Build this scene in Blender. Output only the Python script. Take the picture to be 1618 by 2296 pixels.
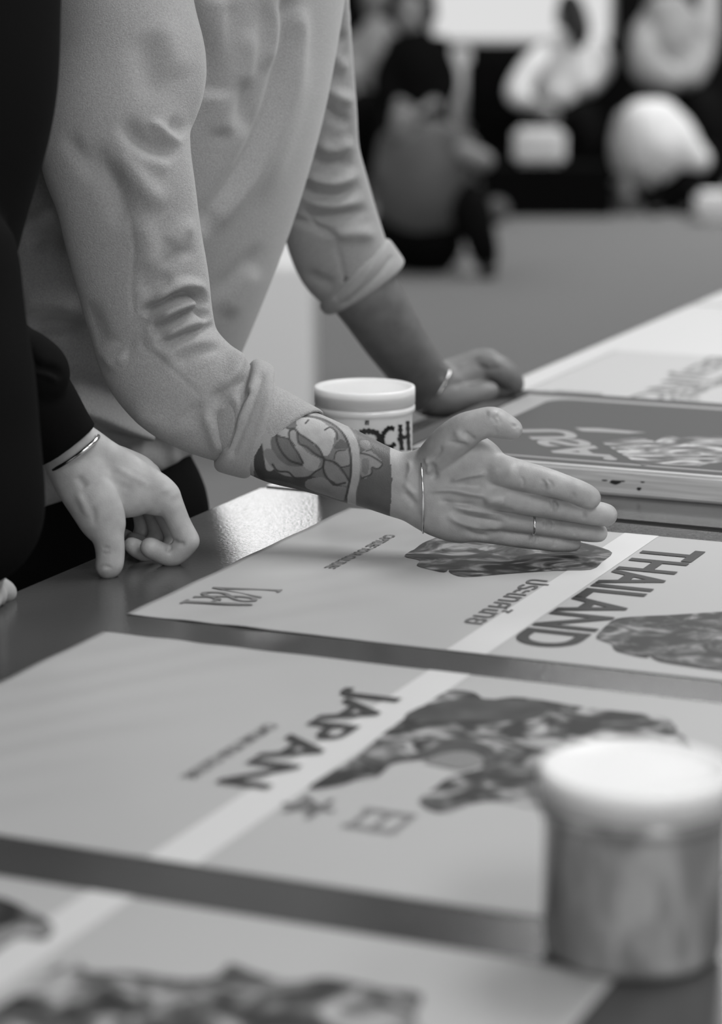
import bpy, bmesh, math, random
import numpy as np
from mathutils import Vector, Matrix

for o in list(bpy.data.objects):
    bpy.data.objects.remove(o)
SC = bpy.context.scene
COL = SC.collection
random.seed(4)
PI = math.pi

# ------------------------------------------------------------------ camera
CAMZ = 1.45
PITCH = math.radians(12.1)
FPX = 85 / 24 * 1618
cam_d = bpy.data.cameras.new('camera')
cam_d.sensor_fit = 'HORIZONTAL'
cam_d.sensor_width = 24
cam_d.lens = 85
cam_d.clip_start = 0.05
cam_d.clip_end = 200
cam_d.dof.use_dof = True
cam_d.dof.focus_distance = 2.44
cam_d.dof.aperture_fstop = 3.5
cam = bpy.data.objects.new('camera', cam_d)
COL.objects.link(cam)
cam.location = (0, 0, CAMZ)
cam.rotation_euler = (PI / 2 - PITCH, 0, 0)
SC.camera = cam

# ------------------------------------------------------------------ view, world
SC.view_settings.view_transform = 'Standard'
SC.view_settings.look = 'None'
SC.view_settings.gamma = 1
SC.view_settings.use_curve_mapping = False
SC.view_settings.exposure = 0.2
W_ = bpy.data.worlds.new('world')
SC.world = W_
W_.use_nodes = True
W_.node_tree.nodes['Background'].inputs[0].default_value = (1, 1, 1, 1)
W_.node_tree.nodes['Background'].inputs[1].default_value = 0.3

# ------------------------------------------------------------------ lamps of the hall (light of the ceiling panels) and added fill
def area(name, loc, sx, sy, power, target=None):
    l = bpy.data.lights.new(name, 'AREA')
    l.shape = 'RECTANGLE'
    l.size = sx
    l.size_y = sy
    l.energy = power
    o = bpy.data.objects.new(name, l)
    COL.objects.link(o)
    o.location = loc
    if target is None:
        o.rotation_euler = (0, 0, 0)
    else:
        d = Vector(target) - Vector(loc)
        o.rotation_euler = d.to_track_quat('-Z', 'Y').to_euler()
    return o

LAMPS = [(1.6, 3.6, 120, 1.2, 2.4), (-1.2, 5.6, 42, 1.2, 2.4), (2.2, 0.9, 14, 1.2, 2.4), (1.4, 10.5, 60, 1.2, 2.4),
         (-2.6, 10.5, 40, 1.2, 2.4), (3.9, 14.5, 200, 1.2, 2.4), (-2.4, 15.0, 60, 1.2, 2.4), (1.9, -1.6, 110, 1.2, 2.4), (-1.3, -1.6, 40, 1.2, 2.4), (3.6, 2.5, 70, 1.2, 2.4)]  # panels behind the camera and right of the tables are added fill
for i, (x, y, p, sx, sy) in enumerate(LAMPS):
    area('ceiling_lamp_glow', (x, y, 4.38), sx, sy, p)

# frontal fill added behind the camera, shaped as an unseen window
area('window_glow', (0.9, -2.85, 1.9), 2.6, 1.5, 42, (0.9, 5.0, 1.5))

# ------------------------------------------------------------------ pixel/world helpers
CT, ST = math.cos(PITCH), math.sin(PITCH)
def ray(px, py):
    a = (px - 809) / FPX
    b = (1148 - py) / FPX
    return np.array([a, CT + ST * b, -ST + CT * b])
def P(px, py, Y):                       # the world point seen at a pixel at depth Y
    r = ray(px, py)
    return r * (Y / r[1]) + np.array([0, 0, CAMZ])
def onz(px, py, z=0.9):
    r = ray(px, py)
    return r * ((z - CAMZ) / r[2]) + np.array([0, 0, CAMZ])
def proj(v):                            # world -> pixel, v is (n,3)
    q = v - np.array([0, 0, CAMZ])
    dep = q[:, 1] * CT - q[:, 2] * ST
    up = q[:, 1] * ST + q[:, 2] * CT
    return np.stack([809 + FPX * q[:, 0] / dep, 1148 - FPX * up / dep], 1)
def R(rpx, Y):
    return rpx * Y / FPX * 1.01

# table axes: u runs along the long edge (away), v across the table
TO = np.array([-0.31, 2.228])
TA = math.radians(66.6)
TU = np.array([math.cos(TA), math.sin(TA)])
TV = np.array([math.sin(TA), -math.cos(TA)])
def T(u, v, z=0.9):
    p = TO + TU * u + TV * v
    return (float(p[0]), float(p[1]), float(z))
def uv_of(p):
    q = np.array([p[0], p[1]]) - TO
    return float(q @ TU), float(q @ TV)
def UVpx(px, py, z=0.9):
    return uv_of(onz(px, py, z))

# ------------------------------------------------------------------ scene objects
def tag(o, label=None, cat=None, group=None, kind=None):
    if label: o['label'] = label
    if cat: o['category'] = cat
    if group: o['group'] = group
    if kind: o['kind'] = kind
    return o
def empty(name, loc, label, cat, group=None):
    o = bpy.data.objects.new(name, None)
    o.empty_display_size = 0.05
    COL.objects.link(o)
    o.location = loc
    return tag(o, label, cat, group)
def setparent(o, p):
    if p is not None:
        o.parent = p
        loc = Matrix.Translation(p.matrix_basis.translation)
        q = p
        m = Matrix.Identity(4)
        while q is not None:
            m = q.matrix_basis @ m
            q = q.parent
        o.matrix_parent_inverse = m.inverted()
def link(name, me, mat, parent=None, smooth=True):
    o = bpy.data.objects.new(name, me)
    COL.objects.link(o)
    if mat is not None:
        me.materials.clear()
        me.materials.append(mat)
    if smooth:
        me.polygons.foreach_set('use_smooth', [True] * len(me.polygons))
    setparent(o, parent)
    return o
def from_bm(name, bm, mat, parent=None, smooth=False):
    me = bpy.data.meshes.new(name)
    bm.normal_update()
    bm.to_mesh(me)
    bm.free()
    return link(name, me, mat, parent, smooth)
def prism(bm, pts, z0, z1, bev=0.0):
    lo = [bm.verts.new((p[0], p[1], z0)) for p in pts]
    hi = [bm.verts.new((p[0], p[1], z1)) for p in pts]
    n = len(pts)
    fs = [bm.faces.new(hi), bm.faces.new(lo[::-1])]
    for i in range(n):
        fs.append(bm.faces.new((lo[i], lo[(i + 1) % n], hi[(i + 1) % n], hi[i])))
    bmesh.ops.recalc_face_normals(bm, faces=fs)
    if bev:
        es = list({e for f in fs for e in f.edges})
        bmesh.ops.bevel(bm, geom=es, offset=bev, segments=2, affect='EDGES')
def box(bm, x0, x1, y0, y1, z0, z1, bev=0.0):
    prism(bm, [(x0, y0), (x1, y0), (x1, y1), (x0, y1)], z0, z1, bev)
def uvbox(bm, u0, u1, v0, v1, z0, z1, bev=0.0):
    prism(bm, [T(u0, v0), T(u0, v1), T(u1, v1), T(u1, v0)], z0, z1, bev)
def cone_bm(bm, a, b, ra, rb, n=20):
    a, b = Vector(a), Vector(b)
    d = b - a
    q = d.to_track_quat('Z', 'Y').to_matrix().to_4x4()
    m = Matrix.Translation((a + b) / 2) @ q
    bmesh.ops.create_cone(bm, cap_ends=True, segments=n, radius1=ra, radius2=rb, depth=d.length, matrix=m)
def lathe(bm, prof, c, n=96):
    rings = []
    for r, z in prof:
        if r < 1e-6:
            rings.append([bm.verts.new((c[0], c[1], c[2] + z))])
        else:
            rings.append([bm.verts.new((c[0] + r * math.cos(2 * PI * i / n), c[1] + r * math.sin(2 * PI * i / n), c[2] + z)) for i in range(n)])
    for A, B in zip(rings, rings[1:]):
        for i in range(n):
            j = (i + 1) % n
            if len(A) == 1 and len(B) > 1: bm.faces.new((A[0], B[i], B[j]))
            elif len(B) == 1 and len(A) > 1: bm.faces.new((A[i], A[j], B[0]))
            elif len(A) > 1: bm.faces.new((A[i], A[j], B[j], B[i]))
    bmesh.ops.recalc_face_normals(bm, faces=bm.faces[:])
def tube(bm, pts, r, n=8):
    pts = [Vector(p) for p in pts]
    prev = None
    for i, p in enumerate(pts):
        t = (pts[min(i + 1, len(pts) - 1)] - pts[max(i - 1, 0)])
        if t.length < 1e-9: t = Vector((0, 0, 1))
        q = t.to_track_quat('Z', 'Y').to_matrix()
        rr = r[i] if isinstance(r, (list, tuple)) else r
        ring = [bm.verts.new(p + q @ Vector((rr * math.cos(2 * PI * k / n), rr * math.sin(2 * PI * k / n), 0))) for k in range(n)]
        if prev:
            best = min(range(n), key=lambda s: sum((prev[k].co - ring[(k + s) % n].co).length for k in range(0, n, 2)))
            ring = ring[best:] + ring[:best]
            for k in range(n):
                bm.faces.new((prev[k], prev[(k + 1) % n], ring[(k + 1) % n], ring[k]))
        else:
            bm.faces.new(ring[::-1])
        prev = ring
    bm.faces.new(prev)
    bmesh.ops.recalc_face_normals(bm, faces=bm.faces[:])

# ------------------------------------------------------------------ materials (the place is black and white: all greys)
def nodes(name):
    m = bpy.data.materials.new(name)
    m.use_nodes = True
    nt = m.node_tree
    return m, nt, nt.nodes['Principled BSDF']
def N(nt, t, **kw):
    n = nt.nodes.new(t)
    for k, v in kw.items():
        setattr(n, k, v)
    return n
def mat(name, g, rough=0.6, spec=0.5, noise=None, bump=None, metal=0.0, sheen=0.0, coat=0.0, sss=0.0):
    m, nt, b = nodes(name)
    b.inputs['Base Color'].default_value = (g, g, g, 1)
    b.inputs['Roughness'].default_value = rough
    b.inputs['Specular IOR Level'].default_value = spec
    b.inputs['Metallic'].default_value = metal
    b.inputs['Sheen Weight'].default_value = sheen
    b.inputs['Coat Weight'].default_value = coat
    tc = N(nt, 'ShaderNodeTexCoord')
    if noise:
        sc, amt, det = noise
        n = N(nt, 'ShaderNodeTexNoise')
        n.inputs['Scale'].default_value = sc
        n.inputs['Detail'].default_value = det
        nt.links.new(tc.outputs['Object'], n.inputs['Vector'])
        mr = N(nt, 'ShaderNodeMapRange')
        mr.inputs['From Min'].default_value = 0.3
        mr.inputs['From Max'].default_value = 0.7
        mr.inputs['To Min'].default_value = g * (1 - amt)
        mr.inputs['To Max'].default_value = g * (1 + amt)
        nt.links.new(n.outputs['Fac'], mr.inputs['Value'])
        nt.links.new(mr.outputs['Result'], b.inputs['Base Color'])
    if bump:
        sc, st, dist = bump
        n2 = N(nt, 'ShaderNodeTexNoise')
        n2.inputs['Scale'].default_value = sc
        n2.inputs['Detail'].default_value = 3
        nt.links.new(tc.outputs['Object'], n2.inputs['Vector'])
        bp = N(nt, 'ShaderNodeBump')
        bp.inputs['Strength'].default_value = st
        bp.inputs['Distance'].default_value = dist
        nt.links.new(n2.outputs['Fac'], bp.inputs['Height'])
        nt.links.new(bp.outputs['Normal'], b.inputs['Normal'])
    return m
def emis(name, g, s):
    m, nt, b = nodes(name)
    b.inputs['Base Color'].default_value = (0, 0, 0, 1)
    b.inputs['Emission Color'].default_value = (g, g, g, 1)
    b.inputs['Emission Strength'].default_value = s
    return m

M = {}
M['table_dark'] = mat('dark_laminate', 0.055, 0.18, 0.32, noise=(6, .12, 3), bump=(300, .3, .0008))
M['table_light'] = mat('light_laminate', 0.52, 0.45, 0.3, bump=(300, .1, .0005))
M['steel'] = mat('table_leg_metal', 0.1, 0.4, metal=0.8)
M['paper'] = mat('poster_paper', 0.355, 0.5, 0.3, noise=(2.5, .03, 1))
M['paper_light'] = mat('poster_paper_white', 0.42, 0.5, 0.3)
M['stripe'] = mat('poster_stripe', 0.53, 0.4, 0.4)
M['ink'] = mat('black_ink', 0.028, 0.5, 0.25)
M['ink_soft'] = mat('grey_ink', 0.16, 0.45, 0.4)
M['ink_mid'] = mat('mid_ink', 0.10, 0.45, 0.4)
M['print_dark'] = mat('dark_grey_print', 0.075, 0.6, 0.15)
M['print_light'] = mat('light_print', 0.29, 0.6, 0.15)
M['white_plastic'] = mat('white_plastic', 0.68, 0.4, 0.35)
M['jar_white'] = mat('white_jar_plastic', 0.86, 0.22, 0.5)
M['brush_black'] = mat('brushed_black_ink', 0.012, 0.35, 0.5, noise=(300, .5, 2))
M['fleece'] = mat('fleece', 0.32, 0.95, 0.1, noise=(500, .12, 3), bump=(700, .5, .0016), sheen=0.3)
M['rib'] = mat('ribbed_cuff', 0.32, 0.95, 0.15, noise=(500, .08, 2), bump=(700, .4, .0012), sheen=0.25)
M['black_cloth'] = mat('black_cloth', 0.005, 0.95, 0.05, bump=(500, .2, .001))
M['black_jacket'] = mat('black_jacket', 0.006, 0.9, 0.05, bump=(350, .3, .001))
M['silver'] = mat('silver', 0.85, 0.18, metal=1.0)
M['ink_wash'] = mat('dark_ink_wash', 0.05, 0.5, 0.2, noise=(30, .4, 3))
M['hair'] = mat('dark_hair', 0.02, 0.6, 0.3, bump=(60, .6, .01))
M['shoe_white'] = mat('white_shoe', 0.6, 0.6)
M['shoe_dark'] = mat('dark_shoe', 0.02, 0.6)
M['bg_skin'] = mat('skin_plain', 0.30, 0.6)
M['cloth_white'] = mat('white_cloth', 0.88, 0.9, noise=(6, .08, 2))
M['cloth_pale'] = mat('pale_grey_cloth', 0.36, 0.9, noise=(8, .25, 2))
M['cloth_grey'] = mat('mid_grey_cloth', 0.12, 0.9, noise=(6, .15, 2))
M['cloth_dark'] = mat('dark_cloth', 0.006, 0.9, 0.05)
M['carpet'] = mat('carpet', 0.22, 0.95, 0.1, noise=(90, .12, 4), bump=(400, .4, .004))
M['wall_dark'] = mat('dark_drape', 0.008, 0.9, 0.05)
M['wall_mid'] = mat('grey_wall', 0.12, 0.9, 0.2)
M['ceiling'] = mat('ceiling', 0.10, 0.9, 0.2)
M['plinth'] = mat('plinth_white', 0.9, 0.6, 0.3)
M['pale_fixture'] = mat('fixture_metal', 0.6, 0.5)
M['chair_black'] = mat('chair_black', 0.005, 0.9, 0.05)

def wood_mat():
    m, nt, b = nodes('pale_pine')
    tc = N(nt, 'ShaderNodeTexCoord')
    mp = N(nt, 'ShaderNodeMapping')
    mp.inputs['Scale'].default_value = (220, 7, 260)
    rt = N(nt, 'ShaderNodeMapping')
    rt.inputs['Rotation'].default_value = (0, 0, -TA)
    n = N(nt, 'ShaderNodeTexNoise')
    n.inputs['Scale'].default_value = 1
    n.inputs['Detail'].default_value = 4
    n.inputs['Distortion'].default_value = 0.6
    cr = N(nt, 'ShaderNodeValToRGB')
    cr.color_ramp.elements[0].position = 0.3
    cr.color_ramp.elements[0].color = (.42, .42, .42, 1)
    cr.color_ramp.elements[1].position = 0.65
    cr.color_ramp.elements[1].color = (.66, .66, .66, 1)
    nt.links.new(tc.outputs['Object'], rt.inputs['Vector'])
    nt.links.new(rt.outputs['Vector'], mp.inputs['Vector'])
    nt.links.new(mp.outputs['Vector'], n.inputs['Vector'])
    nt.links.new(n.outputs['Fac'], cr.inputs['Fac'])
    nt.links.new(cr.outputs['Color'], b.inputs['Base Color'])
    b.inputs['Roughness'].default_value = 0.6
    return m
M['pine'] = wood_mat()

def skin_mat(name):
    m, nt, b = nodes(name)
    a = N(nt, 'ShaderNodeAttribute', attribute_name='tone')
    tc = N(nt, 'ShaderNodeTexCoord')
    n = N(nt, 'ShaderNodeTexNoise')
    n.inputs['Scale'].default_value = 60
    n.inputs['Detail'].default_value = 4
    mr = N(nt, 'ShaderNodeMapRange')
    mr.inputs['From Min'].default_value = 0.3
    mr.inputs['From Max'].default_value = 0.7
    mr.inputs['To Min'].default_value = 0.86
    mr.inputs['To Max'].default_value = 1.12
    mx = N(nt, 'ShaderNodeMath', operation='MULTIPLY')
    nt.links.new(tc.outputs['Object'], n.inputs['Vector'])
    nt.links.new(n.outputs['Fac'], mr.inputs['Value'])
    nt.links.new(mr.outputs['Result'], mx.inputs[0])
    nt.links.new(a.outputs['Fac'], mx.inputs[1])
    nt.links.new(mx.outputs['Value'], b.inputs['Base Color'])
    n2 = N(nt, 'ShaderNodeTexVoronoi')
    n2.inputs['Scale'].default_value = 700
    bp = N(nt, 'ShaderNodeBump')
    bp.inputs['Strength'].default_value = 0.25
    bp.inputs['Distance'].default_value = 0.0004
    nt.links.new(tc.outputs['Object'], n2.inputs['Vector'])
    nt.links.new(n2.outputs['Distance'], bp.inputs['Height'])
    nt.links.new(bp.outputs['Normal'], b.inputs['Normal'])
    b.inputs['Roughness'].default_value = 0.48
    b.inputs['Specular IOR Level'].default_value = 0.4
    return m
M['skin'] = skin_mat('skin')

def picture_mat(name, sc, dist, lo, hi, pos=(.35, .7), stretch=(1, 1, 1)):
    m, nt, b = nodes(name)
    tc = N(nt, 'ShaderNodeTexCoord')
    mp = N(nt, 'ShaderNodeMapping')
    mp.inputs['Scale'].default_value = stretch
    n = N(nt, 'ShaderNodeTexNoise')
    n.inputs['Scale'].default_value = sc
    n.inputs['Detail'].default_value = 3
    n.inputs['Distortion'].default_value = dist
    cr = N(nt, 'ShaderNodeValToRGB')
    e = cr.color_ramp.elements
    e[0].position = pos[0]; e[0].color = (lo, lo, lo, 1)
    e[1].position = pos[1]; e[1].color = (hi, hi, hi, 1)
    e2 = cr.color_ramp.elements.new((pos[0] + pos[1]) / 2)
    mid = (lo * 1.4 + hi * .6) / 2
    e2.color = (mid, mid, mid, 1)
    nt.links.new(tc.outputs['Object'], mp.inputs['Vector'])
    nt.links.new(mp.outputs['Vector'], n.inputs['Vector'])
    nt.links.new(n.outputs['Fac'], cr.inputs['Fac'])
    nt.links.new(cr.outputs['Color'], b.inputs['Base Color'])
    b.inputs['Roughness'].default_value = 0.5
    b.inputs['Specular IOR Level'].default_value = 0.2
    return m
M['marble'] = picture_mat('marbled_print', 17, 3.2, .03, .28, (.44, .66))
M['mosaic'] = picture_mat('mottled_print', 45, 1.0, .03, .28, (.46, .72))
M['figure_print'] = picture_mat('figure_print', 26, 1.2, .02, .34, (.44, .64))
M['cloth_print'] = picture_mat('draped_print', 14, 2.2, .06, .45, (.42, .62), (1, 2.2, 1))

for k_ in ('white_plastic', 'jar_white'):
    b_ = M[k_].node_tree.nodes['Principled BSDF']
    b_.inputs['Subsurface Weight'].default_value = .7
    b_.inputs['Subsurface Radius'].default_value = (1, 1, 1)
    b_.inputs['Subsurface Scale'].default_value = .03

# ------------------------------------------------------------------ distance-field modelling
class Field:
    def __init__(s, lo, hi, h, far=0.08):
        s.lo = np.array(lo, float); s.h = h
        s.n = np.ceil((np.array(hi) - s.lo) / h).astype(int) + 1
        s.d = np.full(s.n, far, np.float32)
    def _sl(s, lo, hi):
        a = np.clip(np.floor((lo - s.lo) / s.h).astype(int), 0, s.n)
        b = np.clip(np.ceil((hi - s.lo) / s.h).astype(int) + 1, 0, s.n)
        if (b <= a).any(): return None
        ax = [(s.lo[i] + s.h * np.arange(a[i], b[i])).astype(np.float32) for i in range(3)]
        return tuple(slice(a[i], b[i]) for i in range(3)), ax[0][:, None, None], ax[1][None, :, None], ax[2][None, None, :]
    def _dist(s, X, Y, Z, a, b, ra, rb, n, sq):
        ab = b - a
        L = float(ab @ ab)
        dx, dy, dz = X - a[0], Y - a[1], Z - a[2]
        if L > 1e-12:
            t = np.clip((dx * ab[0] + dy * ab[1] + dz * ab[2]) / L, 0, 1)
            dx = dx - t * ab[0]; dy = dy - t * ab[1]; dz = dz - t * ab[2]
            r = ra + t * (rb - ra)
        else:
            r = ra
        if n is not None:
            c = (dx * n[0] + dy * n[1] + dz * n[2]) * (1 / sq - 1)
            dx = dx + c * n[0]; dy = dy + c * n[1]; dz = dz + c * n[2]
        return np.sqrt(dx * dx + dy * dy + dz * dz) - r
    def cone(s, a, b, ra, rb, k=0.004, n=None, sq=1.0, sub=False):
        a, b = np.array(a, float), np.array(b, float)
        m = max(ra, rb) * max(1, sq) + k + 3 * s.h
        q = s._sl(np.minimum(a, b) - m, np.maximum(a, b) + m)
        if q is None: return
        sl, X, Y, Z = q
        d2 = s._dist(X, Y, Z, a, b, ra, rb, n, sq)
        d1 = s.d[sl]
        if sub:
            d2 = -d2
            h = np.maximum(k - np.abs(d1 - d2), 0) / k
            s.d[sl] = np.maximum(d1, d2) + h * h * k * .25
        else:
            h = np.maximum(k - np.abs(d1 - d2), 0) / k
            s.d[sl] = np.minimum(d1, d2) - h * h * k * .25
    def chain(s, pts, k=0.004, n=None, sq=1.0, sub=False, smooth=True):
        # pts: list of (x,y,z,r); a Catmull-Rom curve through them
        p = np.array(pts, float)
        if smooth and len(p) > 2:
            q = np.vstack([2 * p[0] - p[1], p, 2 * p[-1] - p[-2]])
            out = []
            for i in range(1, len(q) - 2):
                for t in (0, .25, .5, .75):
                    a, b, c, e = q[i - 1], q[i], q[i + 1], q[i + 2]
                    out.append(.5 * (2 * b + (c - a) * t + (2 * a - 5 * b + 4 * c - e) * t * t + (3 * b - 3 * c + e - a) * t ** 3))
            out.append(q[-2])
            p = np.array(out)
        for a, b in zip(p, p[1:]):
            s.cone(a[:3], b[:3], a[3], b[3], k if not smooth else min(k, max(a[3] * .35, 1e-4)) if False else k, n, sq, sub)
    def plane_cut(s, pt, nrm, k=0.004):   # removes the side nrm points to
        q = s._sl(s.lo, s.lo + s.h * s.n)
        sl, X, Y, Z = q
        d2 = (X - pt[0]) * nrm[0] + (Y - pt[1]) * nrm[1] + (Z - pt[2]) * nrm[2]
        d1 = s.d[sl]
        h = np.maximum(k - np.abs(d1 - d2), 0) / k
        s.d[sl] = np.maximum(d1, d2) + h * h * k * .25
    def mesh(s):
        d = s.d
        ins = d < 0
        nx, ny, nz = d.shape
        c = np.zeros((nx - 1, ny - 1, nz - 1), np.int8)
        for i in (0, 1):
            for j in (0, 1):
                for k in (0, 1):
                    c += ins[i:nx - 1 + i, j:ny - 1 + j, k:nz - 1 + k]
        act = (c > 0) & (c < 8)
        idx = np.argwhere(act)
        ids = np.full(act.shape, -1, np.int32)
        ids[act] = np.arange(len(idx))
        acc = np.zeros((len(idx), 3)); cnt = np.zeros(len(idx))
        cor = [(i, j, k) for i in (0, 1) for j in (0, 1) for k in (0, 1)]
        for A in cor:
            for B in cor:
                df = [B[q] - A[q] for q in range(3)]
                if sum(df) != 1 or min(df) < 0: continue
                va = d[idx[:, 0] + A[0], idx[:, 1] + A[1], idx[:, 2] + A[2]]
                vb = d[idx[:, 0] + B[0], idx[:, 1] + B[1], idx[:, 2] + B[2]]
                m = (va < 0) != (vb < 0)
                t = np.where(m, va / np.where(m, va - vb, 1), 0)
                for q in range(3):
                    acc[:, q] += np.where(m, A[q] + t * df[q], 0)
                cnt += m
        V = s.lo + s.h * (idx + acc / cnt[:, None])
        faces = []
        for ax in range(3):
            o = [q for q in range(3) if q != ax]
            sl0 = [slice(1, -1)] * 3; sl1 = [slice(1, -1)] * 3
            sl0[ax] = slice(0, -1); sl1[ax] = slice(1, None)
            a0 = ins[tuple(sl0)]; a1 = ins[tuple(sl1)]
            e = np.argwhere(a0 != a1)
            if len(e) == 0: continue
            flip = a0[e[:, 0], e[:, 1], e[:, 2]]
            base = e.copy()
            base[:, o[0]] += 1; base[:, o[1]] += 1
            quad = []
            for (p_, q_) in ((0, 0), (1, 0), (1, 1), (0, 1)):
                cidx = base.copy()
                cidx[:, o[0]] -= p_; cidx[:, o[1]] -= q_
                quad.append(ids[cidx[:, 0], cidx[:, 1], cidx[:, 2]])
            Q = np.stack(quad, 1)
            if ax == 1: flip = ~flip
            Q[~flip] = Q[~flip][:, ::-1]
            faces.append(Q)
        Fc = np.vstack(faces)
        Fc = Fc[(Fc >= 0).all(1)]
        return V, Fc

def vnormals(V, Fc):
    a = V[Fc[:, 2]] - V[Fc[:, 0]]
    b = V[Fc[:, 3]] - V[Fc[:, 1]]
    fn = np.cross(a, b)
    n = np.zeros_like(V)
    for i in range(4):
        np.add.at(n, Fc[:, i], fn)
    return n / (np.linalg.norm(n, axis=1, keepdims=True) + 1e-12)
def relax(V, Fc, it=1, lam=.5):
    for _ in range(it):
        s = np.zeros_like(V); c = np.zeros(len(V))
        for i, j in ((0, 1), (1, 2), (2, 3), (3, 0)):
            np.add.at(s, Fc[:, i], V[Fc[:, j]]); np.add.at(c, Fc[:, i], 1)
            np.add.at(s, Fc[:, j], V[Fc[:, i]]); np.add.at(c, Fc[:, j], 1)
        V = V + lam * (s / c[:, None] - V)
    return V
def catmull(pts, n=6):
    p = np.array(pts, float)
    if len(p) < 3: return p
    q = np.vstack([2 * p[0] - p[1], p, 2 * p[-1] - p[-2]])
    out = []
    for i in range(1, len(q) - 2):
        for t in np.linspace(0, 1, n, endpoint=False):
            a, b, c, e = q[i - 1], q[i], q[i + 1], q[i + 2]
            out.append(.5 * (2 * b + (c - a) * t + (2 * a - 5 * b + 4 * c - e) * t * t + (3 * b - 3 * c + e - a) * t ** 3))
    out.append(p[-1])
    return np.array(out)
def polydist(q, pts):
    """distance of 2D points q to a polyline, and the position along it 0..1"""
    p = np.array(pts, float)
    seg = np.linalg.norm(p[1:] - p[:-1], axis=1)
    tot = seg.sum() + 1e-9
    best = np.full(len(q), 1e9); tt = np.zeros(len(q)); acc = 0
    for i in range(len(p) - 1):
        ab = p[i + 1] - p[i]
        t = np.clip(((q - p[i]) @ ab) / (ab @ ab + 1e-12), 0, 1)
        dd = np.linalg.norm(q - p[i] - t[:, None] * ab, axis=1)
        m = dd < best
        best[m] = dd[m]; tt[m] = (acc + t[m] * seg[i]) / tot
        acc += seg[i]
    return best, tt
def sculpt(V, Fc, strokes, facing=True):
    """folds, creases, veins: each stroke (points, height in mm, width in px) raises or sinks the surface"""
    n = vnormals(V, Fc)
    px = proj(V)
    view = np.array([0, 0, CAMZ]) - V
    view /= np.linalg.norm(view, axis=1, keepdims=True)
    f = np.clip((n * view).sum(1) * 1.8, 0, 1) if facing else np.ones(len(V))
    off = np.zeros(len(V))
    for st in strokes:
        pts, A, w = st[:3]
        taper = st[3] if len(st) > 3 else .3
        c = catmull(pts)
        lo = c.min(0) - 3 * w; hi = c.max(0) + 3 * w
        m = np.where((px[:, 0] > lo[0]) & (px[:, 0] < hi[0]) & (px[:, 1] > lo[1]) & (px[:, 1] < hi[1]) & (f > 0))[0]
        if len(m) == 0: continue
        dd, tt = polydist(px[m], c)
        tp = np.clip(np.minimum(tt, 1 - tt) / taper, 0, 1) if taper > 0 else 1
        tp = tp * tp * (3 - 2 * tp) if taper > 0 else 1
        off[m] += A * .001 * np.exp(-(dd / w) ** 2) * tp
    return V + n * (off * f)[:, None]
def vf_mesh(name, V, Fc, tone=None):
    me = bpy.data.meshes.new(name)
    me.vertices.add(len(V))
    me.vertices.foreach_set('co', np.ascontiguousarray(V, dtype=np.float32).ravel())
    me.loops.add(len(Fc) * 4)
    me.loops.foreach_set('vertex_index', np.ascontiguousarray(Fc, dtype=np.int32).ravel())
    me.polygons.add(len(Fc))
    me.polygons.foreach_set('loop_start', np.arange(0, len(Fc) * 4, 4, dtype=np.int32))
    me.polygons.foreach_set('loop_total', np.full(len(Fc), 4, dtype=np.int32))
    me.update(calc_edges=True)
    me.validate()
    if tone is not None:
        at = me.attributes.new('tone', 'FLOAT', 'POINT')
        at.data.foreach_set('value', np.ascontiguousarray(tone, dtype=np.float32))
    return me
def nrm(x, y, z):
    v = np.array([x, y, z], float); return v / np.linalg.norm(v)
def pchain(pts, dY=0.0):
    """(px,py,depth,radius px) -> (x,y,z,r) in metres"""
    out = []
    for px, py, Y, r in pts:
        w = P(px, py, Y + dY)
        out.append((w[0], w[1], w[2], R(r, Y)))
    return out
def fbox(chains, pad):
    a = np.array([c for ch in chains for c in ch])
    r = a[:, 3:4]
    return (a[:, :3] - r).min(0) - pad, (a[:, :3] + r).max(0) + pad
def blob(chains, h, k=0.006, n=None, sq=1.0, pad=0.02):
    pad = max(pad, 1.5 * k)
    lo, hi = fbox(chains, pad)
    f = Field(lo, hi, h)
    for ch in chains:
        f.chain(ch, k, n, sq)
    return f

# ================================================================== THE ROOM
def struct(o, ):
    o['kind'] = 'structure'
    return o
def solid(name, x0, x1, y0, y1, z0, z1, m):
    bm = bmesh.new(); box(bm, x0, x1, y0, y1, z0, z1)
    return struct(from_bm(name, bm, m))
solid('floor', -8, 8, -3, 18.2, -0.1, 0, M['carpet'])
solid('ceiling', -8, 8, -3, 18.2, 6.4, 6.5, M['ceiling'])
solid('wall_left', -8.1, -8, -3, 18.2, 0, 6.4, M['wall_mid'])
solid('wall_right', 8, 8.1, -3, 18.2, 0, 6.4, M['wall_mid'])
solid('wall_front', -8, 8, -3.1, -3, 0, 6.4, M['wall_mid'])
BY = 17.6
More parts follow.
